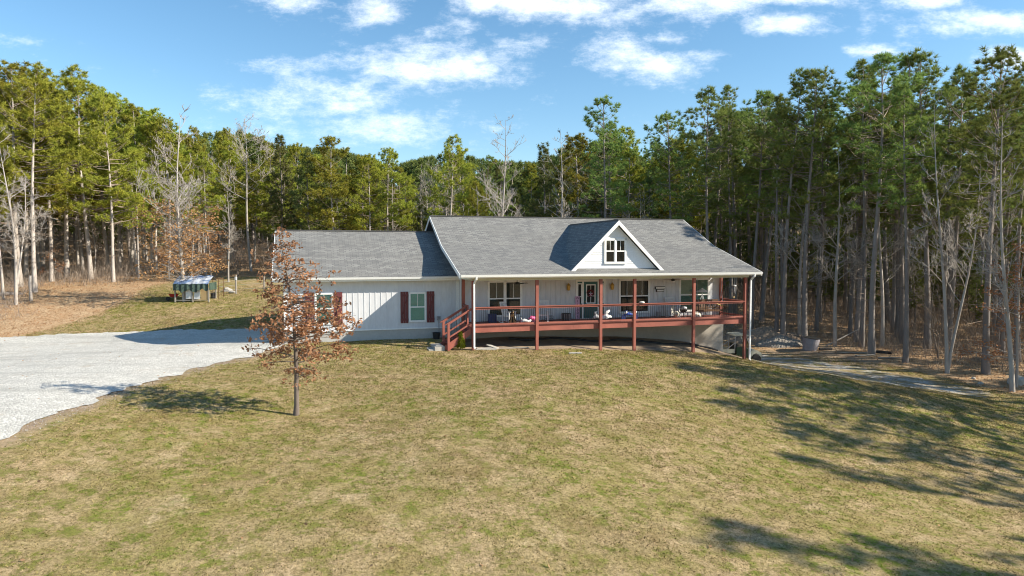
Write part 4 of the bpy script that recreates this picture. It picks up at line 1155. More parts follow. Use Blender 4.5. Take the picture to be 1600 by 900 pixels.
prof_px = [0, 50, 100, 135, 160, 200, 290, 380, 430, 520, 620, 700, 780, 850, 900, 935, 990, 1050, 1110, 1200, 1300, 1350, 1430, 1480, 1560, 1600]
prof_py = [108, 112, 120, 128, 150, 170, 208, 200, 224, 230, 256, 236, 252, 250, 212, 168, 200, 188, 152, 128, 132, 104, 100, 82, 95, 100]
def top_z(x, y):
    px = 800 + F * x / y; return CAMZ + (394 - np.interp(px, prof_px, prof_py)) * y / F
placed = []
def free(x, y, r):
    return all((x - a) ** 2 + (y - b_) ** 2 > r * r for a, b_ in placed)

def tree_at(kind, px, py, top, label, group=None, var=None, rz=None, name=None, cat='tree'):
    if py < 0: x_ = (px - 800) / F * -py; g = Vector((x_, -py, H(x_, -py)))
    else: g = gp(px, py)
    lib, hh, nm = {'pine': (PINE, 20, 'pine_tree'), 'yel': (YEL, 17, 'pine_tree'), 'ced': (CED, 14, 'cedar_tree'), 'bare': (BARE, 15, 'bare_tree'),
        'sap': (SAP, 6, 'bare_sapling'), 'leafy': (LEAFY, 6, 'leafy_sapling')}[kind]
    tz = CAMZ + (394 - top) * g.y / F; s = (tz - g.z) / hh
    i = int(rng.integers(len(lib))) if var is None else var
    if kind == 'bare': s = (tz - g.z) / (15, 15, 14, 13, 15)[i]
    if kind == 'sap': s = (tz - g.z) / (6, 7, 5)[i]
    if kind == 'leafy': s = (tz - g.z) / (7, 5, 4)[i]
    placed.append((g.x, g.y))
    if kind == 'bare' and px == 288: return put_tree(nm, CLING, g, label, cat, group, (tz - g.z) / 12, rz)
    return put_tree(nm, lib[i], g, label, cat, group, s, rz)

GR, GL, GC = 'pines of the wood on the right', 'pines of the wood on the left', 'trees rising behind the house roof'
# hand-placed trees, right
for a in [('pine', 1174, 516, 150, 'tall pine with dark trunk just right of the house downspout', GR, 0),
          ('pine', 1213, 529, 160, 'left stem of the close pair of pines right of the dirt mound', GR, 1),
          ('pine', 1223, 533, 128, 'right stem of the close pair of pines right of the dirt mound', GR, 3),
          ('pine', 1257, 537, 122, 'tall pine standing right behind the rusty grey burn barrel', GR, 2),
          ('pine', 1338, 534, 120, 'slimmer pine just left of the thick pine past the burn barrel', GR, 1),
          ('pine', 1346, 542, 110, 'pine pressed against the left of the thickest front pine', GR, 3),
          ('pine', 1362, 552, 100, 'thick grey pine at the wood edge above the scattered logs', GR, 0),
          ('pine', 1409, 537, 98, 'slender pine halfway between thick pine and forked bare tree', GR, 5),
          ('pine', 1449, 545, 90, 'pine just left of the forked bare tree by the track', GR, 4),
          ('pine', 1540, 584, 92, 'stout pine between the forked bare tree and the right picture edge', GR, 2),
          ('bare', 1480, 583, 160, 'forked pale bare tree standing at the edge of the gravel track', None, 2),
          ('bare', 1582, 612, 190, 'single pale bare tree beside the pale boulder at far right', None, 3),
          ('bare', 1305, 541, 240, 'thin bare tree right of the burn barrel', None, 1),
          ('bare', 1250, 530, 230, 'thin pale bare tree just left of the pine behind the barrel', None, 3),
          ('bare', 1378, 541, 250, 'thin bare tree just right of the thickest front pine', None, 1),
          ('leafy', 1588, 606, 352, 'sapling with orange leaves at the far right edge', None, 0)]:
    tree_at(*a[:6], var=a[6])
# left
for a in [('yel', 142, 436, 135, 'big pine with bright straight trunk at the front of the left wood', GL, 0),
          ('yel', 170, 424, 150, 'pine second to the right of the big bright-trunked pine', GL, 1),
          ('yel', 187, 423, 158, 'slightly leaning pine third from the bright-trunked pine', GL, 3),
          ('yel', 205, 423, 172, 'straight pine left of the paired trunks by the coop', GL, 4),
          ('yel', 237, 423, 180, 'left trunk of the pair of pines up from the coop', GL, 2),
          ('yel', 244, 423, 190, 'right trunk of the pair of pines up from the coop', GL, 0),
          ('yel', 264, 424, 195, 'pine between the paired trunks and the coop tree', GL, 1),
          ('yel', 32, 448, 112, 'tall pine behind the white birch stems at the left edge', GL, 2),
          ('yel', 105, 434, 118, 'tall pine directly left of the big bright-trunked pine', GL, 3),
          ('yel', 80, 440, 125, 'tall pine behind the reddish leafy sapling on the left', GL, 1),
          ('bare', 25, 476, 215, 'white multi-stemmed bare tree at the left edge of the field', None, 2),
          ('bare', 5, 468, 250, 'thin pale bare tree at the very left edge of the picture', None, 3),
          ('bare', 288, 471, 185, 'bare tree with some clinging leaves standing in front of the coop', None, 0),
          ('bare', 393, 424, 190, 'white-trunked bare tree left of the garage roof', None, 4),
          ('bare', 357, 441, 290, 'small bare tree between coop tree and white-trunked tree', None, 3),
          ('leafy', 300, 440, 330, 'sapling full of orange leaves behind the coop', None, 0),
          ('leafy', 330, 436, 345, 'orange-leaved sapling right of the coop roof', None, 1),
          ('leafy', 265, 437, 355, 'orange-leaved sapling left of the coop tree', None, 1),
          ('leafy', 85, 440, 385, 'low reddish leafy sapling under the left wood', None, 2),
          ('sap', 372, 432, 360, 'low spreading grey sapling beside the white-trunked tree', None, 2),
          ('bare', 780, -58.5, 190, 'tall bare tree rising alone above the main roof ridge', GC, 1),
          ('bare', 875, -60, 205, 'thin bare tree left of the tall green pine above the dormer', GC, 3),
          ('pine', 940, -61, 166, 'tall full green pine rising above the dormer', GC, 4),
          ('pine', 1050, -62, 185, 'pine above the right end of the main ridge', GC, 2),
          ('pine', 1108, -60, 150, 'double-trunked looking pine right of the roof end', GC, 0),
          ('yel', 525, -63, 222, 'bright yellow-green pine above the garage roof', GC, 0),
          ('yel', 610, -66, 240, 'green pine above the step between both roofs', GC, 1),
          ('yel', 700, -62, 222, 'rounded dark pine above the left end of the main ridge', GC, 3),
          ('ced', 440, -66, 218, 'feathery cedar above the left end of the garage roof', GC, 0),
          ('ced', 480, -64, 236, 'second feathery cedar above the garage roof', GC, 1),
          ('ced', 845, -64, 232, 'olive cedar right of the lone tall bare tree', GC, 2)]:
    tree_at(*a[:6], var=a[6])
# hidden-base trees close behind the house
for k in range(26):
    px = 415 + k * 28 + rng.uniform(-8, 8); Y = rng.uniform(60, 70)
    x = (px - 800) / F * Y
    if not free(x, Y, 2.2): continue
    placed.append((x, Y)); z = H(x, Y)
    if rng.random() < .5:
        put_tree('bare_sapling', SAP[k % 3], (x, Y, z), 'leafless brushy sapling in the thicket behind the house', 'tree', 'saplings in the thicket behind the house', rng.uniform(1.0, 1.7))
    else:
        put_tree('bare_tree', BARE[k % 5], (x, Y, z), 'leafless tree in the thicket behind the house', 'tree', 'bare trees in the thicket behind the house', rng.uniform(.5, .8))

# random wood
cnt = {'p': 0, 'y': 0, 'c': 0, 'b': 0, 's': 0}
tries = 0
while tries < 9000:
    tries += 1
    y = 45 + 62 * rng.random() ** 1.4
    x = rng.uniform(-.86, .86) * y
    px = 800 + F * x / y
    dep = float(lawn_dist(x, y)[0])
    if dep < 1.5: continue
    if px < 420 and y < (60.5 if px > 60 else 52): continue
    rmin = 2.5 + dep * .04
    if px > 1080: rmin *= 1.0
    if -18 < x < 20 and y < 60: continue
    if not free(x, y, rmin): continue
    if len(placed) > 430: break
    if cnt['p'] + cnt['y'] > 255: break
    placed.append((x, y)); z = H(x, y)
    tz = min(top_z(x, y) * rng.uniform(.76, 1.0), z + 21.5); h = max(7.5, tz - z)
    side = 'right' if px > 1080 else ('left' if px < 420 else 'centre')
    r = rng.random()
    if side == 'right':
        if r < .90: put_tree('pine_tree', PINE[int(rng.integers(6))], (x, y, z), 'tall pine among many alike inside the wood on the right', 'tree', 'pines inside the wood on the right', h / 20); cnt['p'] += 1
        elif r < .95: put_tree('bare_tree', BARE[int(rng.integers(5))], (x, y, z), 'leafless tree among the pines inside the wood on the right', 'tree', 'bare trees inside the wood on the right', h / 15 * rng.uniform(.55, .8)); cnt['b'] += 1
        else: put_tree('bare_sapling', SAP[int(rng.integers(3))], (x, y, z), 'leafless sapling under the pines of the wood on the right', 'tree', 'saplings inside the wood on the right', rng.uniform(.8, 1.3)); cnt['s'] += 1
    elif side == 'left':
        if r < .66: put_tree('pine_tree', YEL[int(rng.integers(5))], (x, y, z), 'yellow-green pine among many alike inside the wood on the left', 'tree', 'pines inside the wood on the left', h / 17); cnt['y'] += 1
        elif r < .90: put_tree('bare_tree', BARE[int(rng.integers(5))], (x, y, z), 'leafless tree among the pines inside the wood on the left', 'tree', 'bare trees inside the wood on the left', h / 15 * rng.uniform(.5, .8)); cnt['b'] += 1
        else: put_tree('bare_sapling', SAP[int(rng.integers(3))], (x, y, z), 'leafless sapling under the pines of the wood on the left', 'tree', 'saplings inside the wood on the left', rng.uniform(.8, 1.3)); cnt['s'] += 1
    else:
        if r < .42: put_tree('pine_tree', YEL[int(rng.integers(5))], (x, y, z), 'yellow-green pine in the wood beyond the house', 'tree', 'light pines beyond the house', h / 17); cnt['y'] += 1
        elif r < .62: put_tree('pine_tree', PINE[int(rng.integers(6))], (x, y, z), 'dark green pine in the wood beyond the house', 'tree', 'dark pines beyond the house', h / 20); cnt['p'] += 1
        elif r < .82: put_tree('cedar_tree', CED[int(rng.integers(3))], (x, y, z), 'feathery olive cedar in the wood beyond the house', 'tree', 'cedars beyond the house', h / 14 * .92); cnt['c'] += 1
        else: put_tree('bare_tree', BARE[int(rng.integers(5))], (x, y, z), 'leafless tree in the wood beyond the house', 'tree', 'bare trees beyond the house', h / 15 * .85); cnt['b'] += 1
nu = 0
for k in range(4000):
    if nu > 62: break
    y = rng.uniform(60, 96); x = rng.uniform(-.2, .84) * y
    if lawn_dist(x, y)[0] < 13 or not free(x, y, 2.0): continue
    placed.append((x, y)); nu += 1
    put_tree('cedar_tree', CED[int(rng.integers(3))], (x, y, H(x, y)), 'low dark cedar growing in the shade of the taller pines', 'tree', 'low cedars under the pines', rng.uniform(.35, .62))
n_out = 0
for k in range(900):
    if n_out > 36: break
    y = rng.uniform(36, 92); x = y * rng.uniform(.80, 1.0) + rng.uniform(0, 22)
    if lawn_dist(x, y)[0] < 2 or not free(x, y, 4.3): continue
    placed.append((x, y)); n_out += 1
    put_tree('pine_tree', PINE[int(rng.integers(6))], (x, y, H(x, y)), 'pine of the wood continuing beyond the right side of the track', 'tree', 'pines of the wood beyond the track', rng.uniform(.85, 1.02))
n_left = 0
for k in range(900):
    if n_left > 24: break
    y = rng.uniform(50, 95); x = -y * .86 - rng.uniform(1, 26)
    if lawn_dist(x, y)[0] < 4 or not free(x, y, 4.5): continue
    placed.append((x, y)); n_left += 1
    put_tree('pine_tree', YEL[int(rng.integers(5))], (x, y, H(x, y)), 'pine of the wood continuing beyond the left end of the field', 'tree', 'pines of the wood beyond the field', rng.uniform(.9, 1.1))
# distant wood: one mass on the hill
Vs = []; FT = TB(); nd = 0
while nd < 460:
    y = rng.uniform(90, 150); x = rng.uniform(-.88, .88) * y; z = H(x, y); h = max(6, min(rng.uniform(13, 18), top_z(x, y) * .97 - z)); nd += 1
    FT.tube([[x, y, z - .3], [x + rng.normal() * .3, y, z + h * .5], [x, y, z + h]], [.22, .16, .03], 4)
    K = 110; t = rng.random(K) ** .8; r = 3.6 * (1 - t) ** .6 * np.sqrt(rng.random(K)); a = rng.uniform(0, 6.28, K)
    Cc = np.stack([x + r * np.cos(a), y + r * np.sin(a), z + h * (.06 + .94 * t)], 1)
    Vs.append(blades(Cc, Cc - np.array([x, y, z + h * .4]), .7, 18, .75, .13, .2))
wd = bpy.data.objects.new('distant_wood', soup('distant_wood', np.concatenate(Vs), 3, M['needle_cedar'])); COL.objects.link(wd)
tag(wd, 'distant wooded hillside seen between the nearer trunks', 'woods', kind='stuff')
td = bpy.data.objects.new('distant_trunks', FT.mesh('distant_trunks', M['bark_pine'])); COL.objects.link(td); td.parent = wd; td['kind'] = 'stuff'
# trees beside the lawn, right of the view: their shadows fall over the lawn
SIDE = [(38, 30), (42, 24), (37.5, 19), (44, 14), (40, 8.5), (47, 5), (41, 0), (50, 28), (52, 18), (46, 33), (36.5, 25), (36.6, 8.1), (40.5, 11.5), (37, 5.2), (34.5, 29), (35.5, 22), (36, 15.8), (34.3, 9.6), (39.5, 27.5), (55, 9), (35, 34), (48, -3), (43, 38)]
for k, (x, y) in enumerate(SIDE):
    put_tree('pine_tree', PINE[k % 6], (x, y, H(x, y)), 'tall pine of the row along the right side of the lawn', 'tree', 'pines along the right side of the lawn', rng.uniform(.88, 1.03))
print('TREES', cnt, len(placed), tries)

# ------------------------------------------------------------------ young oak in the lawn
def young_oak():
    global rng
    rng = np.random.default_rng(21)
    base = gp(463, 648); h = CAMZ + (394 - 362) * base.y / F - base.z
    P = np.array([[0, 0, -.3], [0, 0, .03], [.02, 0, .35], [.02, 0, .8], [.03, .02, 1.6], [0, 0, 2.4], [-.03, 0, 3.2], [-.12, 0, 4.0], [-.24, .02, 4.8], [-.36, .02, 5.5], [-.5, .02, h - .05]])
    tr = TB(); br = TB(); tr.tube(P, [.14, .11, .085, .078, .07, .062, .05, .04, .028, .018, .008], 9)
    C = []
    spec = [(1.35, .65, 5), (1.6, .9, 6), (2.05, 1.7, 8), (2.35, 2.25, 8), (2.7, 2.0, 9), (3.05, 2.1, 10), (3.4, 1.9, 10), (3.8, 1.7, 10), (4.2, 1.55, 9), (4.6, 1.45, 8), (5.0, 1.15, 7), (5.4, .75, 6), (5.8, .45, 5), (6.1, .25, 3)]
    for (z0, r, n) in spec:
        z0 *= h / 6.3
        for i in range(n):
            az = rng.uniform(0, 6.28); ln = .88 * r * rng.uniform(.5, 1.1); s = on_path(P, z0 + rng.uniform(-.15, .15) - .1 * ln)
            el = rng.uniform(-.1, .35); d = np.array([math.cos(az) + (.28 if z0 < 4.6 else 0), math.sin(az), el])
            pts = [s, s + d * ln * .4 + np.array([0, 0, .05]), s + d * ln * .75 + rng.normal(size=3) * .05, s + d * ln + rng.normal(size=3) * .06]
            br.tube(pts, [.016 + .006 * ln, .013, .009, .004], 4)
            pts = np.array(pts)
            for j in range(max(2, int(ln * 4.8))):
                f_ = rng.uniform(.35, 1.0) * 3; i0 = min(int(f_), 2); p = pts[i0] + (pts[i0 + 1] - pts[i0]) * (f_ - i0)
                q = p + rng.normal(size=3) * np.array([.2, .2, .14]); br.tube([p, q], [.006, .003], 3); C.append(q)
    t = empty('oak_tree', base, 0, 'young oak with dry brown leaves standing alone on the front lawn', 'tree')
    for nm, me in (('trunk', tr.mesh('trunk', M['bark_oak'])), ('branches', br.mesh('branches', M['bark_oak'])), ('crown', soup('crown', leaves(np.array(C), 10, .08, .14, .8), 4, M['brownleaf']))):
        o = bpy.data.objects.new(nm, me); COL.objects.link(o); o.parent = t
young_oak()
# arborvitae
g = gp(720, 546.5); C = []
for k in range(420):
    z = rng.random() ** .9; r = .25 * math.sqrt(max(0, 1 - z)) * (1 if z > .1 else .8); a = rng.uniform(0, 6.28); C.append((r * math.cos(a) * rng.uniform(.7, 1), r * math.sin(a) * rng.uniform(.7, 1), .06 + z * .82))
C = np.array(C); D = C * np.array([1, 1, 0]) + np.array([0, 0, .3])
t = empty('arborvitae_shrub', g, 0, 'small bright green cone-shaped shrub at the foot of the porch stairs', 'shrub')
for nm, me in (('foliage', soup('foliage', blades(C, D, .5, 16, .11, .022, .5), 3, M['bush'])),):
    o = bpy.data.objects.new(nm, me); COL.objects.link(o); o.parent = t
part('stem', M['bark_oak'], lambda b: b.tube([(0, 0, -.1), (0, 0, .7)], [.03, .008], 6), t)

# ------------------------------------------------------------------ chicken coop
g = gp(306, 469)
t = empty('chicken_coop', g, R(3), 'raised coop with blue and white tarp roof and green tarp skirt in the field', 'coop')
W, Dp = 2.45, 1.4
for (x, y) in ((-W / 2, -Dp / 2), (W / 2, -Dp / 2), (-W / 2, Dp / 2), (W / 2, Dp / 2), (0.05, -Dp / 2)):
    part('leg', M['greywood'], lambda b: b.box(x - .045, x + .045, y - .045, y + .045, -.1, .95), t)
def f(b):
    n = 14
    pr = [(-Dp / 2 - .2, 1.28), (-Dp / 2 + .1, 1.50), (0, 1.78), (.25, 1.86), (Dp / 2 + .15, 1.5)]
    for k in range(n):
        a = -W / 2 - .05 + (W + .1) * k / n; c = a + (W + .1) / n
        for (p, q) in zip(pr, pr[1:]):
            za = .03 * math.sin(k * 1.7); zc = .03 * math.sin((k + 1) * 1.7)
            b.add([(a, p[0], p[1] + za), (c, p[0], p[1] + zc), (c, q[0], q[1] + zc), (a, q[0], q[1] + za), (a, p[0], p[1] + za - .02), (c, p[0], p[1] + zc - .02), (c, q[0], q[1] + zc - .02), (a, q[0], q[1] + za - .02)],
                  [(0, 1, 2, 3), (7, 6, 5, 4), (0, 4, 5, 1), (2, 6, 7, 3)])
part('roof', M['tarp'], f, t)
def f(b):
    n = 20
    for k in range(n):
        def q(i): return (-W / 2 - .07 + (W + .14) * i / n, -Dp / 2 - .22 + .05 * math.sin(i * 2.1), .74 + .10 * math.sin(i * .9) + .05 * math.sin(i * 2.3) + (.10 if i > 15 else 0))
        a, c = q(k), q(k + 1)
        b.add([(a[0], a[1], a[2]), (c[0], c[1], c[2]), (c[0], c[1] + .03, 1.29), (a[0], a[1] + .03, 1.29), (a[0], a[1] + .02, a[2]), (c[0], c[1] + .02, c[2]), (c[0], c[1] + .05, 1.29), (a[0], a[1] + .05, 1.29)],
              [(0, 1, 2, 3), (7, 6, 5, 4), (0, 4, 5, 1)])
    b.box(-W / 2 - .08, -W / 2 - .06, -Dp / 2, Dp / 2, .8, 1.35); b.box(W / 2 + .06, W / 2 + .08, -Dp / 2, Dp / 2, .8, 1.35)
part('tarp_skirt', M['tarpgreen'], f, t)
part('panel', M['whiteplastic'], lambda b: (b.box(-.45, -.02, -Dp / 2 - .02, -Dp / 2, .15, .85), b.box(.15, .6, -Dp / 2 - .02, -Dp / 2, .12, .85)), t, label='pale grey lower panel')
part('panel', M['tanwood'], lambda b: b.box(.68, 1.17, -Dp / 2 - .02, -Dp / 2, .05, .9), t, label='tan plywood panel')
part('floor_frame', M['greywood'], lambda b: (b.box(-W / 2, W / 2, -Dp / 2, Dp / 2, .82, .86), b.box(-W / 2, W / 2, -Dp / 2 - .01, -Dp / 2 + .03, .02, .07), b.box(-1.15, -.5, Dp / 2 - .03, Dp / 2, .1, .8)), t)
tp = empty('wire_pen', gp(334, 467), R(3), 'thin brown wire pen frame attached right of the coop', 'pen')
def f(b):
    for (x, y) in ((-.42, 0), (.38, 0), (.38, 1.0), (-.42, 1.0)): b.bar((x, y, -.05), (x, y, 1.55), .035)
    for (p, q) in (((-.42, 0), (.38, 0)), ((.38, 0), (.38, 1)), ((-.42, 1), (.38, 1))): b.bar((p[0], p[1], 1.53), (q[0], q[1], 1.53), .03)
part('frame', M['brownwood'], f, tp)
def f(b):
    for k in range(7): x = -.36 + k * .12; b.bar((x, 0, 0), (x, 0, 1.5), .006)
    for k in range(7): z = .2 + k * .2; b.bar((-.42, 0, z), (.38, 0, z), .006)
part('wire', M['galv'], f, tp)
def solo(name, mat, fn, px, py, label, cat, rz=0., smooth=False, s=1., dz=0., group=None):
    b = MB(); fn(b); o = b.build(name, mat, smooth=smooth); g = gp(px, py); o.location = (g.x, g.y, g.z + dz); o.rotation_euler = (0, 0, rz); o.scale = (s, s, s)
    return tag(o, label, cat, group)
bk = empty('feed_bucket', gp(333.5, 466), 0, 'small black bucket inside the wire pen', 'bucket')
part('body', M['blackp'], lambda b: b.lathe([(.16, 0), (.2, .42), (.18, .42), (.15, .04)], n=14), bk)
part('handle', M['galv'], lambda b: b.tube([(-.19, 0, .42), (-.12, 0, .55), (.12, 0, .55), (.19, 0, .42)], .008, 5), bk)
wb = empty('wheelbarrow', gp(272, 470), R(20), 'red wheelbarrow left of the coop', 'wheelbarrow')
part('tray', M['redplastic'], lambda b: b.add([(-.2, -.15, .3), (.2, -.15, .3), (.2, .15, .3), (-.2, .15, .3), (-.36, -.25, .52), (.34, -.25, .52), (.34, .25, .52), (-.36, .25, .52)], [(0, 3, 2, 1), (0, 1, 5, 4), (1, 2, 6, 5), (2, 3, 7, 6), (3, 0, 4, 7)]), wb)
part('wheel', M['rubber'], lambda b: b.lathe([(.04, -.035), (.15, -.035), (.16, 0), (.15, .035), (.04, .035)], (-.4, 0, .16), 14, 'y'), wb)
part('frame', M['black'], lambda b: [(b.bar((-.4, s * .06, .16), (.2, s * .2, .3), .03), b.bar((.2, s * .2, .3), (.6, s * .24, .45), .03), b.bar((.12, s * .2, .3), (.12, s * .2, 0), .03)) for s in (-1, 1)], wb)
# wire fence right of the pen
fc = empty('wire_fence', (0, 0, 0), 0, 'sparse post and wire fence between coop and garage', 'fence')
fp = [gp(369, 459), gp(413, 456), gp(424, 456)]
for k, p in enumerate(fp):
    part('post', M['greywood'], lambda b: b.box(p.x - .05, p.x + .05, p.y - .05, p.y + .05, p.z - .2, p.z + (1.5 if k == 0 else 1.25)), fc)
part('insulator', M['whiteplastic'], lambda b: b.box(fp[0].x - .07, fp[0].x + .07, fp[0].y - .07, fp[0].y + .07, fp[0].z + 1.1, fp[0].z + 1.35), fc)
p9 = gp(342, 462)
def f(b):
    L_ = [p9] + fp
    for z in (.35, .7, 1.05):
        for a, c in zip(L_, L_[1:]): b.bar((a.x, a.y, a.z + z), (c.x, c.y, c.z + z), .012)
part('wire', M['galv'], f, fc)

def rock(name, px, py, s, label, mat='stone', cat='rock', group=None, flat=.6, rz=0.):
    import bmesh
    bm = bmesh.new(); bmesh.ops.create_icosphere(bm, subdivisions=2, radius=1)
    for v in bm.verts:
        v.co *= 1 + random.uniform(-.18, .18); v.co.z *= flat
        v.co.x *= s[0]; v.co.y *= s[1]; v.co.z *= s[2] / flat
    me = bpy.data.meshes.new(name); bm.to_mesh(me); bm.free(); me.materials.append(M[mat])
    o = bpy.data.objects.new(name, me); COL.objects.link(o); g = gp(px, py); o.location = (g.x, g.y, g.z + s[2] * .25); o.rotation_euler = (0, 0, rz)
    return tag(o, label, cat, group)
rock('field_stone', 356, 455, (.38, .3, .24), 'pale grey stone in the field left of the fence post')
rock('field_stone', 364, 457, (.28, .2, .12), 'flat stone against the foot of the white-topped fence post')
rock('boulder', 1591, 601, (.55, .45, .42), 'big pale boulder behind the bare tree at far right')
rock('boulder', 1532, 600, (.16, .14, .12), 'small pale stone left of the stout right pine')
rock('boulder', 1521, 592, (.13, .12, .1), 'smallest pale stone beside the wood edge track')
rock('boulder', 1239, 541, (.14, .12, .09), 'small stone left of the burn barrel')

# stump, left field
st = solo('tree_stump', M['bark_pale'], lambda b: b.tube([(0, 0, -.2), (.02, 0, .6), (-.03, .02, 1.3), (.03, 0, 1.9)], [.14, .11, .10, .08], 8), 48, 470, 'broken pale stub of a trunk right of the white birch stems', 'stump', smooth=True)
st = solo('log', M['bark_pine'], lambda b: b.tube([(-.9, 0, .12), (0, .05, .14), (1.0, 0, .1)], [.13, .14, .1], 8), 12, 462, 'dark fallen log among the birch stems at far left', 'log', R(35), smooth=True)

# ------------------------------------------------------------------ garden utility vehicle
g = gp(1178, 566); gz = H(15.9, 46.2)
ut = empty('utility_vehicle', (15.35, 46.2, gz - .02), R(2), 'olive and black two-seat utility vehicle parked behind the right end of the house', 'utility vehicle')
def f(b):
    b.prism([(.55, .42), (.62, .80), (.80, .93), (1.12, .90), (1.42, .72), (1.45, .50), (1.3, .45), (1.25, .62), (1.05, .70), (.85, .62), (.78, .42)], -.6, .6, 'y')
    b.box(-1.45, -.40, -.62, .62, .72, .78); b.box(-1.45, -1.42, -.62, .62, .78, 1.0); b.box(-1.45, -.40, -.62, -.59, .78, 1.0); b.box(-1.45, -.40, .59, .62, .78, 1.0); b.prism([(-1.42, .5), (-1.35, .70), (-.65, .70), (-.55, .5), (-.62, .45), (-.72, .62), (-1.28, .62), (-1.36, .45)], -.64, .64, 'y')
part('body', M['utv'], f, ut)
part('chassis', M['black'], lambda b: (b.box(-1.35, 1.3, -.45, .45, .28, .44), b.box(-.35, .6, -.62, .62, .3, .45)), ut)
part('seat', M['black'], lambda b: (b.box(-.3, .2, -.55, .55, .45, .80), b.box(-.35, -.2, -.55, .55, .8, 1.3)), ut)
part('door', M['utvgreen'], lambda b: b.prism([(-.3, .48), (.58, .48), (.58, .9), (.3, 1.15), (-.3, 1.12)], -.66, -.62, 'y'), ut)
def f(b):
    for s in (-.6, .6):
        b.tube([(-.42, s, .8), (-.38, s, 1.85), (.35, s, 1.88), (.72, s, .9)], .03, 7)
        b.tube([(-.42, s, 1.4), (-1.0, s, .95)], .025, 6)
    b.tube([(-.38, -.6, 1.85), (-.38, .6, 1.85)], .03, 7); b.tube([(.35, -.6, 1.88), (.35, .6, 1.88)], .03, 7)
part('roll_cage', M['galv'], f, ut)
part('roof', M['utv'], lambda b: b.prism([(-.55, 1.90), (-.5, 1.97), (.3, 2.0), (.55, 1.92), (.5, 1.88)], -.68, .68, 'y'), ut)
part('windscreen', M['glass'], lambda b: b.bar((.37, 0, 1.86), (.72, 0, .95), 1.15, .015), ut)
for (x, y) in ((-1.0, -.58), (1.05, -.58), (-1.0, .58), (1.05, .58)):
    w = part('wheel', M['rubber'], lambda b: b.lathe([(.15, -.12), (.29, -.12), (.325, -.07), (.325, .07), (.29, .12), (.15, .12)], (x, y, .325), 20, 'y'), ut)
    part('rim', M['galv'], lambda b: b.lathe([(.02, -.09), (.08, -.10), (.15, -.115), (.15, .1)], (x, y, .325), 14, 'y'), w)
part('headlight', M['whiteplastic'], lambda b: (b.box(1.38, 1.44, -.5, -.3, .62, .7), b.box(1.38, 1.44, .3, .5, .62, .7)), ut)
# burn barrel
g = gp(1265, 547)
bb = empty('burn_barrel', g, R(10), 'rusty grey half barrel standing at the wood edge', 'barrel')
part('drum', M['greysteel'], lambda b: b.lathe([(.50, -.05), (.52, .05), (.58, .55), (.62, .95), (.59, .95), (.5, .1)], n=22), bb, smooth=False)
part('rim', M['black'], lambda b: [b.lathe([(.60, .93), (.64, .95), (.64, .98), (.58, .98)], n=22)], bb)
bb.rotation_euler = (R(3), R(6), 0)
# logs and debris by the wood edge
for k, (px, py, ln, rz, lab) in enumerate([(1290, 547, 1.0, .1, 'short dark log right of the burn barrel'), (1335, 552, 2.0, -.1, 'long grey plank left of the thickest front pine'),
        (1352, 556, 1.6, .25, 'weathered plank in front of the thickest front pine'), (1376, 552, 1.5, -.5, 'dark log right of the thickest front pine'), (1392, 560, 1.8, .0, 'pale pole lying on the ground before the forked bare tree')]):
    solo('log' if k in (0, 3) else 'timber_plank', M['blackp'] if k in (0, 3) else M['greywood'], lambda b: b.tube([(-ln / 2, 0, .09), (0, .04, .1), (ln / 2, 0, .08)], [.11, .12, .09], 7) if k in (0, 3) else b.box(-ln / 2, ln / 2, -.1, .1, .02, .08), px, py, lab, 'log' if k in (0, 3) else 'plank', rz)
o = solo('fallen_branch', M['bark_pale'], lambda b: b.tube([(-1.6, 0, .0), (0, .1, .75), (1.9, 0, 1.7)], [.05, .045, .02], 6), 1322, 540, 'long pale dead branch leaning against the pines past the burn barrel', 'branch', R(5))
# spoil mound with stones
import bmesh
def mound(name, px, py, rx, ry, h, mat, label, cat):
    g = gp(px, py); b = MB(); n = 40; vs = []; fs = []
    for j in range(n + 1):
        for i in range(n + 1):
            x = -1 + 2 * i / n; y = -1 + 2 * j / n; r = math.hypot(x, y)
            hh = max(0, 1 - r * r) ** .8 * h * (1 + .35 * math.sin(x * 6 + y * 3) * math.sin(y * 7)) + random.uniform(-.13, .13) * h
            X = g.x + x * rx; Y = g.y + y * ry; vs.append((X - g.x, Y - g.y, H(X, Y) - g.z + (hh if r < 1 else -.1)))
    for j in range(n):
        for i in range(n): a = j * (n + 1) + i; fs.append((a, a + 1, a + n + 2, a + n + 1))
    b.add(vs, fs); o = b.build(name, mat); o.location = g; return tag(o, label, cat)
M['spoil'] = simple('spoil_soil', (.38, .29, .21), (.22, .16, .115), 3.5, .95, .8)
M['rubble'] = simple('rubble_stone', (.38, .34, .29), (.16, .14, .12), 5, .9, 1.0)
mound('dirt_mound', 1195, 530, 3.4, 2.2, .75, M['spoil'], 'low brown dirt mound between house corner and wood', 'mound')
mound('rubble_pile', 1218, 538, 2.0, 1.3, .5, M['rubble'], 'grey rubble heap in front of the dirt mound', 'rubble')
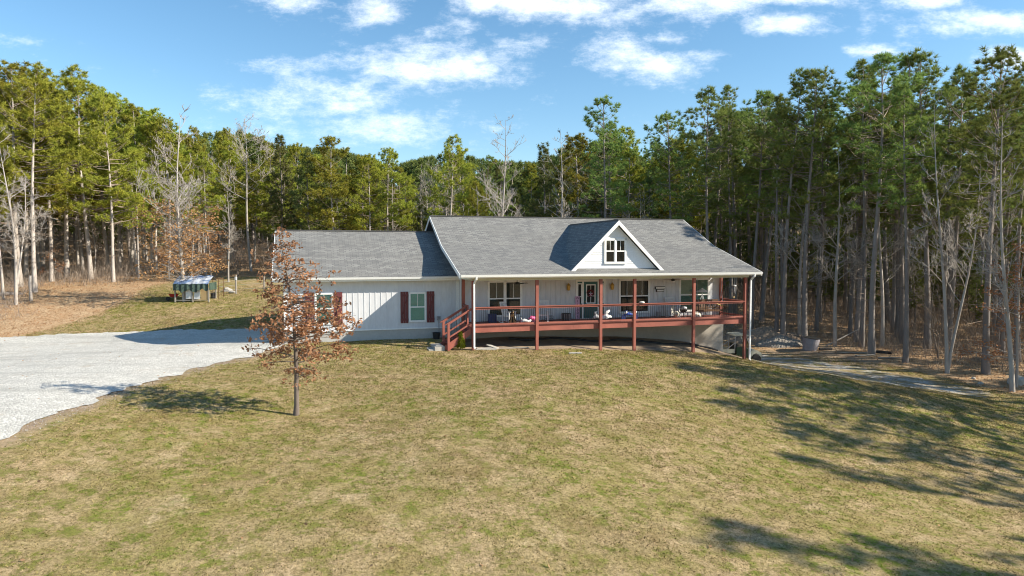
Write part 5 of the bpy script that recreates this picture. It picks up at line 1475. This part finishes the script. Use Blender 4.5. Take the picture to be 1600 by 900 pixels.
# small things by the porch
solo('splash_block', M['stone'], lambda b: (b.box(-.55, .55, -.25, .2, -.02, .06), b.box(-.5, -.4, -.25, .2, .06, .1), b.box(.4, .5, -.2, .2, .06, .09)), 758, 545.5, 'pale stone splash block at the foot of the left downspout', 'splash block', HA)
solo('broken_slab', M['stone'], lambda b: b.box(-.3, .35, -.14, .14, .0, .05, Matrix.Rotation(R(12), 4, 'Y')), 769, 543.5, 'tilted broken slab under the deck beside the splash block', 'slab', HA - R(50), dz=.05)
solo('paving_slab', M['stone'], lambda b: b.prism([(-.35, -.12), (.3, -.1), (.36, .08), (-.1, .14), (-.32, .05)], 0, .06, 'z'), 899, 552.5, 'white flat slab lying loose on the lawn before the porch', 'slab', R(5))
solo('plank', M['greywood'], lambda b: b.box(-.9, .9, -.06, .06, .0, .04), 800, 544.5, 'thin board lying along the deck edge', 'plank', HA + R(-4), dz=.01)
solo('planter_tub', M['blackp'], lambda b: b.lathe([(.16, -.05), (.22, .38), (.19, .38), (.14, .05)], n=14), 682, 530, 'black plastic tub against the garage wall left of the stairs', 'tub')
# black drainage hose along the foundation
hp = []
for k in range(40):
    u = 2.5 + k * .33; p = hw(u, 2.1 - .25 * math.sin(k * .5) - .02 * k); hp.append((p.x, p.y, H(p.x, p.y) + .05 + .02 * math.sin(k * 1.7)))
b = MB(); b.tube(hp, .06, 7); o = b.build('drain_hose', M['blackp']); tag(o, 'black drain hose running along the foundation under the deck', 'hose')

# ------------------------------------------------------------------ ground cover
def scatter(n, x0, x1, y0, y1, keep):
    x = rng.uniform(x0, x1, n); y = rng.uniform(y0, y1, n); k = keep(x, y); return x[k], y[k]
def in_view(x, y): return np.abs(x) < .80 * y + 1.0
def not_house(x, y, m=0.0):
    rx = x - HO.x; ry = y - HO.y; u = rx * HU.x + ry * HU.y; v = rx * HV.x + ry * HV.y
    return ~(((u > -.2 - m) & (u < 16.9) & (v > -.05 - m)) | ((u > -9.6) & (u <= 0) & (v > 3.1)) | ((u > -2.2) & (u < 0) & (v > -.2)))
def lawn_keep(x, y):
    k = in_view(x, y) & not_house(x, y) & (litter(x, y) < .55)
    k &= (~inside(DP, x, y) | (poly_dist(LOWP, x, y, False) < .35)) & (rng.random(len(x)) < np.clip(poly_dist(LOWP, x, y, False) / 1.0, .22, 1))
    k &= ~(inside(TP, x, y) & (rng.random(len(x)) < .75))
    k &= (rng.random(len(x)) < np.clip(1.25 - (y - 12) / 45, .25, 1))
    cl = np.sin(x * 3.1 + 2 * np.sin(y * 1.7)) * np.sin(y * 2.7 + 1.5 * np.sin(x * 2.3)) + .7 * np.sin(x * 9.3 + 2 * np.sin(y * 5)) * np.sin(y * 8.1 + 2 * np.sin(x * 6.1))
    k &= rng.random(len(x)) < np.clip(.62 + .4 * cl, .15, 1)
    return k
gxs, gys = scatter(2100000, -34, 40, 11.5, 58, lawn_keep)
print('GRASS', len(gxs))
gz = Hn(gxs, gys) + lump(gxs, gys) - .005
c = np.stack([gxs, gys, gz], 1)
hfac = np.clip(1 + (gys - 15) / 30, 1, 1.8)[:, None]
n = len(c); d = unit(rng.normal(size=(n, 3)) * np.array([.75, .75, .12]) + np.array([0, 0, .62])); s = unit(np.cross(d, rng.normal(size=(n, 3))))
ln = rng.uniform(.022, .062, (n, 1)) * hfac; w = rng.uniform(.006, .014, (n, 1)) * hfac
gv = np.stack([c - s * w, c + s * w, c + d * ln], 1).reshape(-1, 3)
go = np_mesh('grass', gv, 3, M['grass']); tag(go, 'short dry winter grass with green tufts covering the lawn', 'grass', kind='stuff')
# pebbles along the driveway edges
ed = []
for poly, lst in ((DP, low),):
    for a, c_ in zip(lst, lst[1:]):
        m = int((c_ - a).length * 60)
        for k in range(m):
            p = a.lerp(c_, random.random()); ed.append((p.x + random.gauss(0, .45), p.y + random.gauss(0, .45)))
ed = np.array(ed); dx, dy = scatter(26000, -30, -8, 18, 44, lambda x, y: inside(DP, x, y)); ed = np.concatenate([ed, np.stack([dx, dy], 1)])
ez = Hn(ed[:, 0], ed[:, 1]) + lump(ed[:, 0], ed[:, 1]) + .03
m = len(ed); s = rng.uniform(.008, .022, (m, 1)); cc = np.stack([ed[:, 0], ed[:, 1], ez], 1)
o4 = [np.array(q, float) for q in ((1, 0, 0), (-.5, .87, 0), (-.5, -.87, 0), (0, 0, .8))]
vv4 = [cc + s * (q + rng.normal(size=(m, 3)) * .2) for q in o4]
tri = np.concatenate([np.stack([vv4[a], vv4[b_], vv4[c_]], 1) for a, b_, c_ in ((0, 1, 3), (1, 2, 3), (2, 0, 3))]).reshape(-1, 3)
po = np_mesh('gravel', tri, 3, M['pebble']); tag(po, 'loose pale gravel stones over the driveway and its edges', 'gravel', kind='stuff')
# fallen leaves
def lk(x, y): return in_view(x, y) & (litter(x, y) > .15 + .5 * rng.random(len(x))) & (y < 90)
lx, ly = scatter(170000, -70, 60, 36, 90, lk)
lx2, ly2 = scatter(900, -25, 30, 12, 50, lambda x, y: in_view(x, y) & not_house(x, y))
lx = np.concatenate([lx, lx2]); ly = np.concatenate([ly, ly2])
lz = Hn(lx, ly) + lump(lx, ly) + .03
lo_ = np_mesh('fallen_leaves', leaves(np.stack([lx, ly, lz], 1), 1, .01, .11, .35), 4, M['litterleaf']); tag(lo_, 'carpet of orange brown fallen leaves and needles under the trees', 'leaf litter', kind='stuff')
# undergrowth
ux, uy = scatter(42000, -75, 75, 44, 112, lambda x, y: in_view(x, y) & (rng.random(len(x)) < np.clip((lawn_dist(x, y) - 1.0) / np.where(x < -20, 9, 4), 0, .85)) & ((x > -20) | (y > 58) | (x < -.70 * y)))
ub = TB()
uz = Hn(ux, uy)
c = np.stack([ux, uy, uz], 1); n = len(c)
big = np.repeat(c, 5, 0) + rng.normal(size=(n * 5, 3)) * np.array([.35, .35, 0]); m = len(big)
d = unit(rng.normal(size=(m, 3)) * np.array([.5, .5, .2]) + np.array([0, 0, .8])); s = unit(np.cross(d, rng.normal(size=(m, 3)))); ln = rng.uniform(.4, 2.6, (m, 1)) * rng.uniform(.4, 1, (m, 1))
uv_ = np.stack([big - s * .011, big + s * .011, big + d * ln], 1)
mid = big + d * ln * rng.uniform(.3, .8, (m, 1)); d2 = unit(d + rng.normal(size=(m, 3)) * .7); uv2 = np.stack([mid - s * .007, mid + s * .007, mid + d2 * ln * .5], 1)
uo = np_mesh('undergrowth', np.concatenate([uv_, uv2]).reshape(-1, 3), 3, M['twig']); tag(uo, 'tangled leafless brush between the trunks of the wood', 'undergrowth', kind='stuff')

# ------------------------------------------------------------------ world, sun, camera
SUN_EL = R(30.5); SUN_DIR = Vector((.984, -.178, 0)).normalized() * math.cos(SUN_EL) + Vector((0, 0, math.sin(SUN_EL)))
w = bpy.data.worlds.new('World'); SC.world = w; w.use_nodes = True
nt = w.node_tree; nt.nodes.clear()
out = nt.nodes.new('ShaderNodeOutputWorld'); bg = nt.nodes.new('ShaderNodeBackground'); nt.links.new(bg.outputs[0], out.inputs[0])
sky = nt.nodes.new('ShaderNodeTexSky'); sky.sky_type = 'NISHITA'; sky.sun_disc = False; sky.sun_elevation = SUN_EL
sky.sun_rotation = math.atan2(SUN_DIR.x, SUN_DIR.y); sky.air_density = 1.0; sky.dust_density = .3; sky.ozone_density = 2.2; sky.altitude = 200
tc = nt.nodes.new('ShaderNodeTexCoord'); sx = nt.nodes.new('ShaderNodeSeparateXYZ'); nt.links.new(tc.outputs['Generated'], sx.inputs[0])
yy_ = math_n(nt, 'MAXIMUM', sx.outputs[1], .12)
az_ = math_n(nt, 'DIVIDE', sx.outputs[0], yy_); el_ = math_n(nt, 'DIVIDE', sx.outputs[2], yy_)
cx = nt.nodes.new('ShaderNodeCombineXYZ'); nt.links.new(az_, cx.inputs[0]); nt.links.new(math_n(nt, 'MULTIPLY', el_, 2.0), cx.inputs[1])
n1 = noise(nt, cx.outputs[0], 6.5, 8, .72); n2 = noise(nt, cx.outputs[0], 19, 7, .7)
clouds = [(560, 150, 60, 20, .6), (480, 160, 120, 26, .75), (590, 205, 170, 26, .62), (680, 112, 105, 26, 1.0), (590, 22, 50, 26, .9), (465, 12, 70, 14, .8), (440, 108, 48, 12, .7), (860, 12, 130, 26, 1.05), (800, 75, 100, 26, .45),
          (955, 88, 52, 24, .95), (1025, 108, 70, 16, .8), (1030, 66, 34, 9, .7), (1085, 10, 90, 20, .95), (1215, 48, 55, 15, .95), (1200, 6, 90, 9, .8), (1355, 86, 48, 8, .75), (1440, 10, 60, 12, .9), (1520, 40, 95, 18, .9),
          (1570, 96, 60, 15, .8), (20, 70, 50, 12, .45), (720, 40, 60, 22, .5), (1090, 95, 50, 10, .5), (380, 190, 60, 18, .35), (650, 60, 40, 18, .5), (1400, 130, 120, 10, .2)]
acc = None
for (px, py, rx, ry, am) in clouds:
    a0 = (px - 800) / F; e0 = (394 - py) / F
    dx = math_n(nt, 'MULTIPLY', math_n(nt, 'SUBTRACT', az_, a0), F / (rx * 1.25)); dy = math_n(nt, 'MULTIPLY', math_n(nt, 'SUBTRACT', el_, e0), F / (ry * 1.35))
    r2 = math_n(nt, 'ADD', math_n(nt, 'MULTIPLY', dx, dx), math_n(nt, 'MULTIPLY', dy, dy))
    g_ = math_n(nt, 'MULTIPLY', math_n(nt, 'EXPONENT', math_n(nt, 'MULTIPLY', r2, -.9)), am)
    acc = g_ if acc is None else math_n(nt, 'MAXIMUM', acc, g_)
v = math_n(nt, 'ADD', math_n(nt, 'MULTIPLY_ADD', n1, 2.3, -1.15), math_n(nt, 'MULTIPLY_ADD', n2, 1.2, -.6))
v = math_n(nt, 'ADD', math_n(nt, 'MULTIPLY', v, 1.0), math_n(nt, 'MULTIPLY_ADD', acc, 1.0, -.24))
mr = nt.nodes.new('ShaderNodeMapRange'); mr.interpolation_type = 'SMOOTHSTEP'; mr.inputs[1].default_value = -.02; mr.inputs[2].default_value = 1.0; nt.links.new(v, mr.inputs[0])
hs = nt.nodes.new('ShaderNodeHueSaturation'); hs.inputs['Saturation'].default_value = 1.15; hs.inputs['Hue'].default_value = .492; hs.inputs['Value'].default_value = 1.08; nt.links.new(sky.outputs[0], hs.inputs['Color'])
cl = mixc(nt, math_n(nt, 'MULTIPLY', mr.outputs[0], .80), hs.outputs[0], (8.2, 8.6, 9.0))
nt.links.new(cl, bg.inputs[0]); bg.inputs[1].default_value = .10
sd = bpy.data.lights.new('sun', 'SUN'); sd.energy = 5.0; sd.angle = R(.5); sd.color = (1.0, .915, .77)
so = bpy.data.objects.new('sun', sd); COL.objects.link(so); so.rotation_euler = SUN_DIR.to_track_quat('Z', 'Y').to_euler()
cd = bpy.data.cameras.new('camera'); cd.sensor_width = 36; cd.lens = 36 * F / 1600; cd.clip_end = 2000; cd.clip_start = .1
co_ = bpy.data.objects.new('camera', cd); COL.objects.link(co_); co_.location = (0, 0, CAMZ); co_.rotation_euler = (R(90) - PITCH, 0, 0); SC.camera = co_
SC.view_settings.view_transform = 'Standard'; SC.view_settings.look = 'None'; SC.view_settings.gamma = 1; SC.view_settings.exposure = .86; SC.view_settings.use_curve_mapping = False
SC.render.engine = 'CYCLES'
SC.cycles.max_bounces = 5; SC.cycles.diffuse_bounces = 3; SC.cycles.transparent_max_bounces = 8; SC.cycles.use_denoising = True; SC.cycles.denoising_prefilter = 'ACCURATE'; SC.cycles.denoising_input_passes = 'RGB_ALBEDO_NORMAL'; SC.cycles.filter_width = 1.05
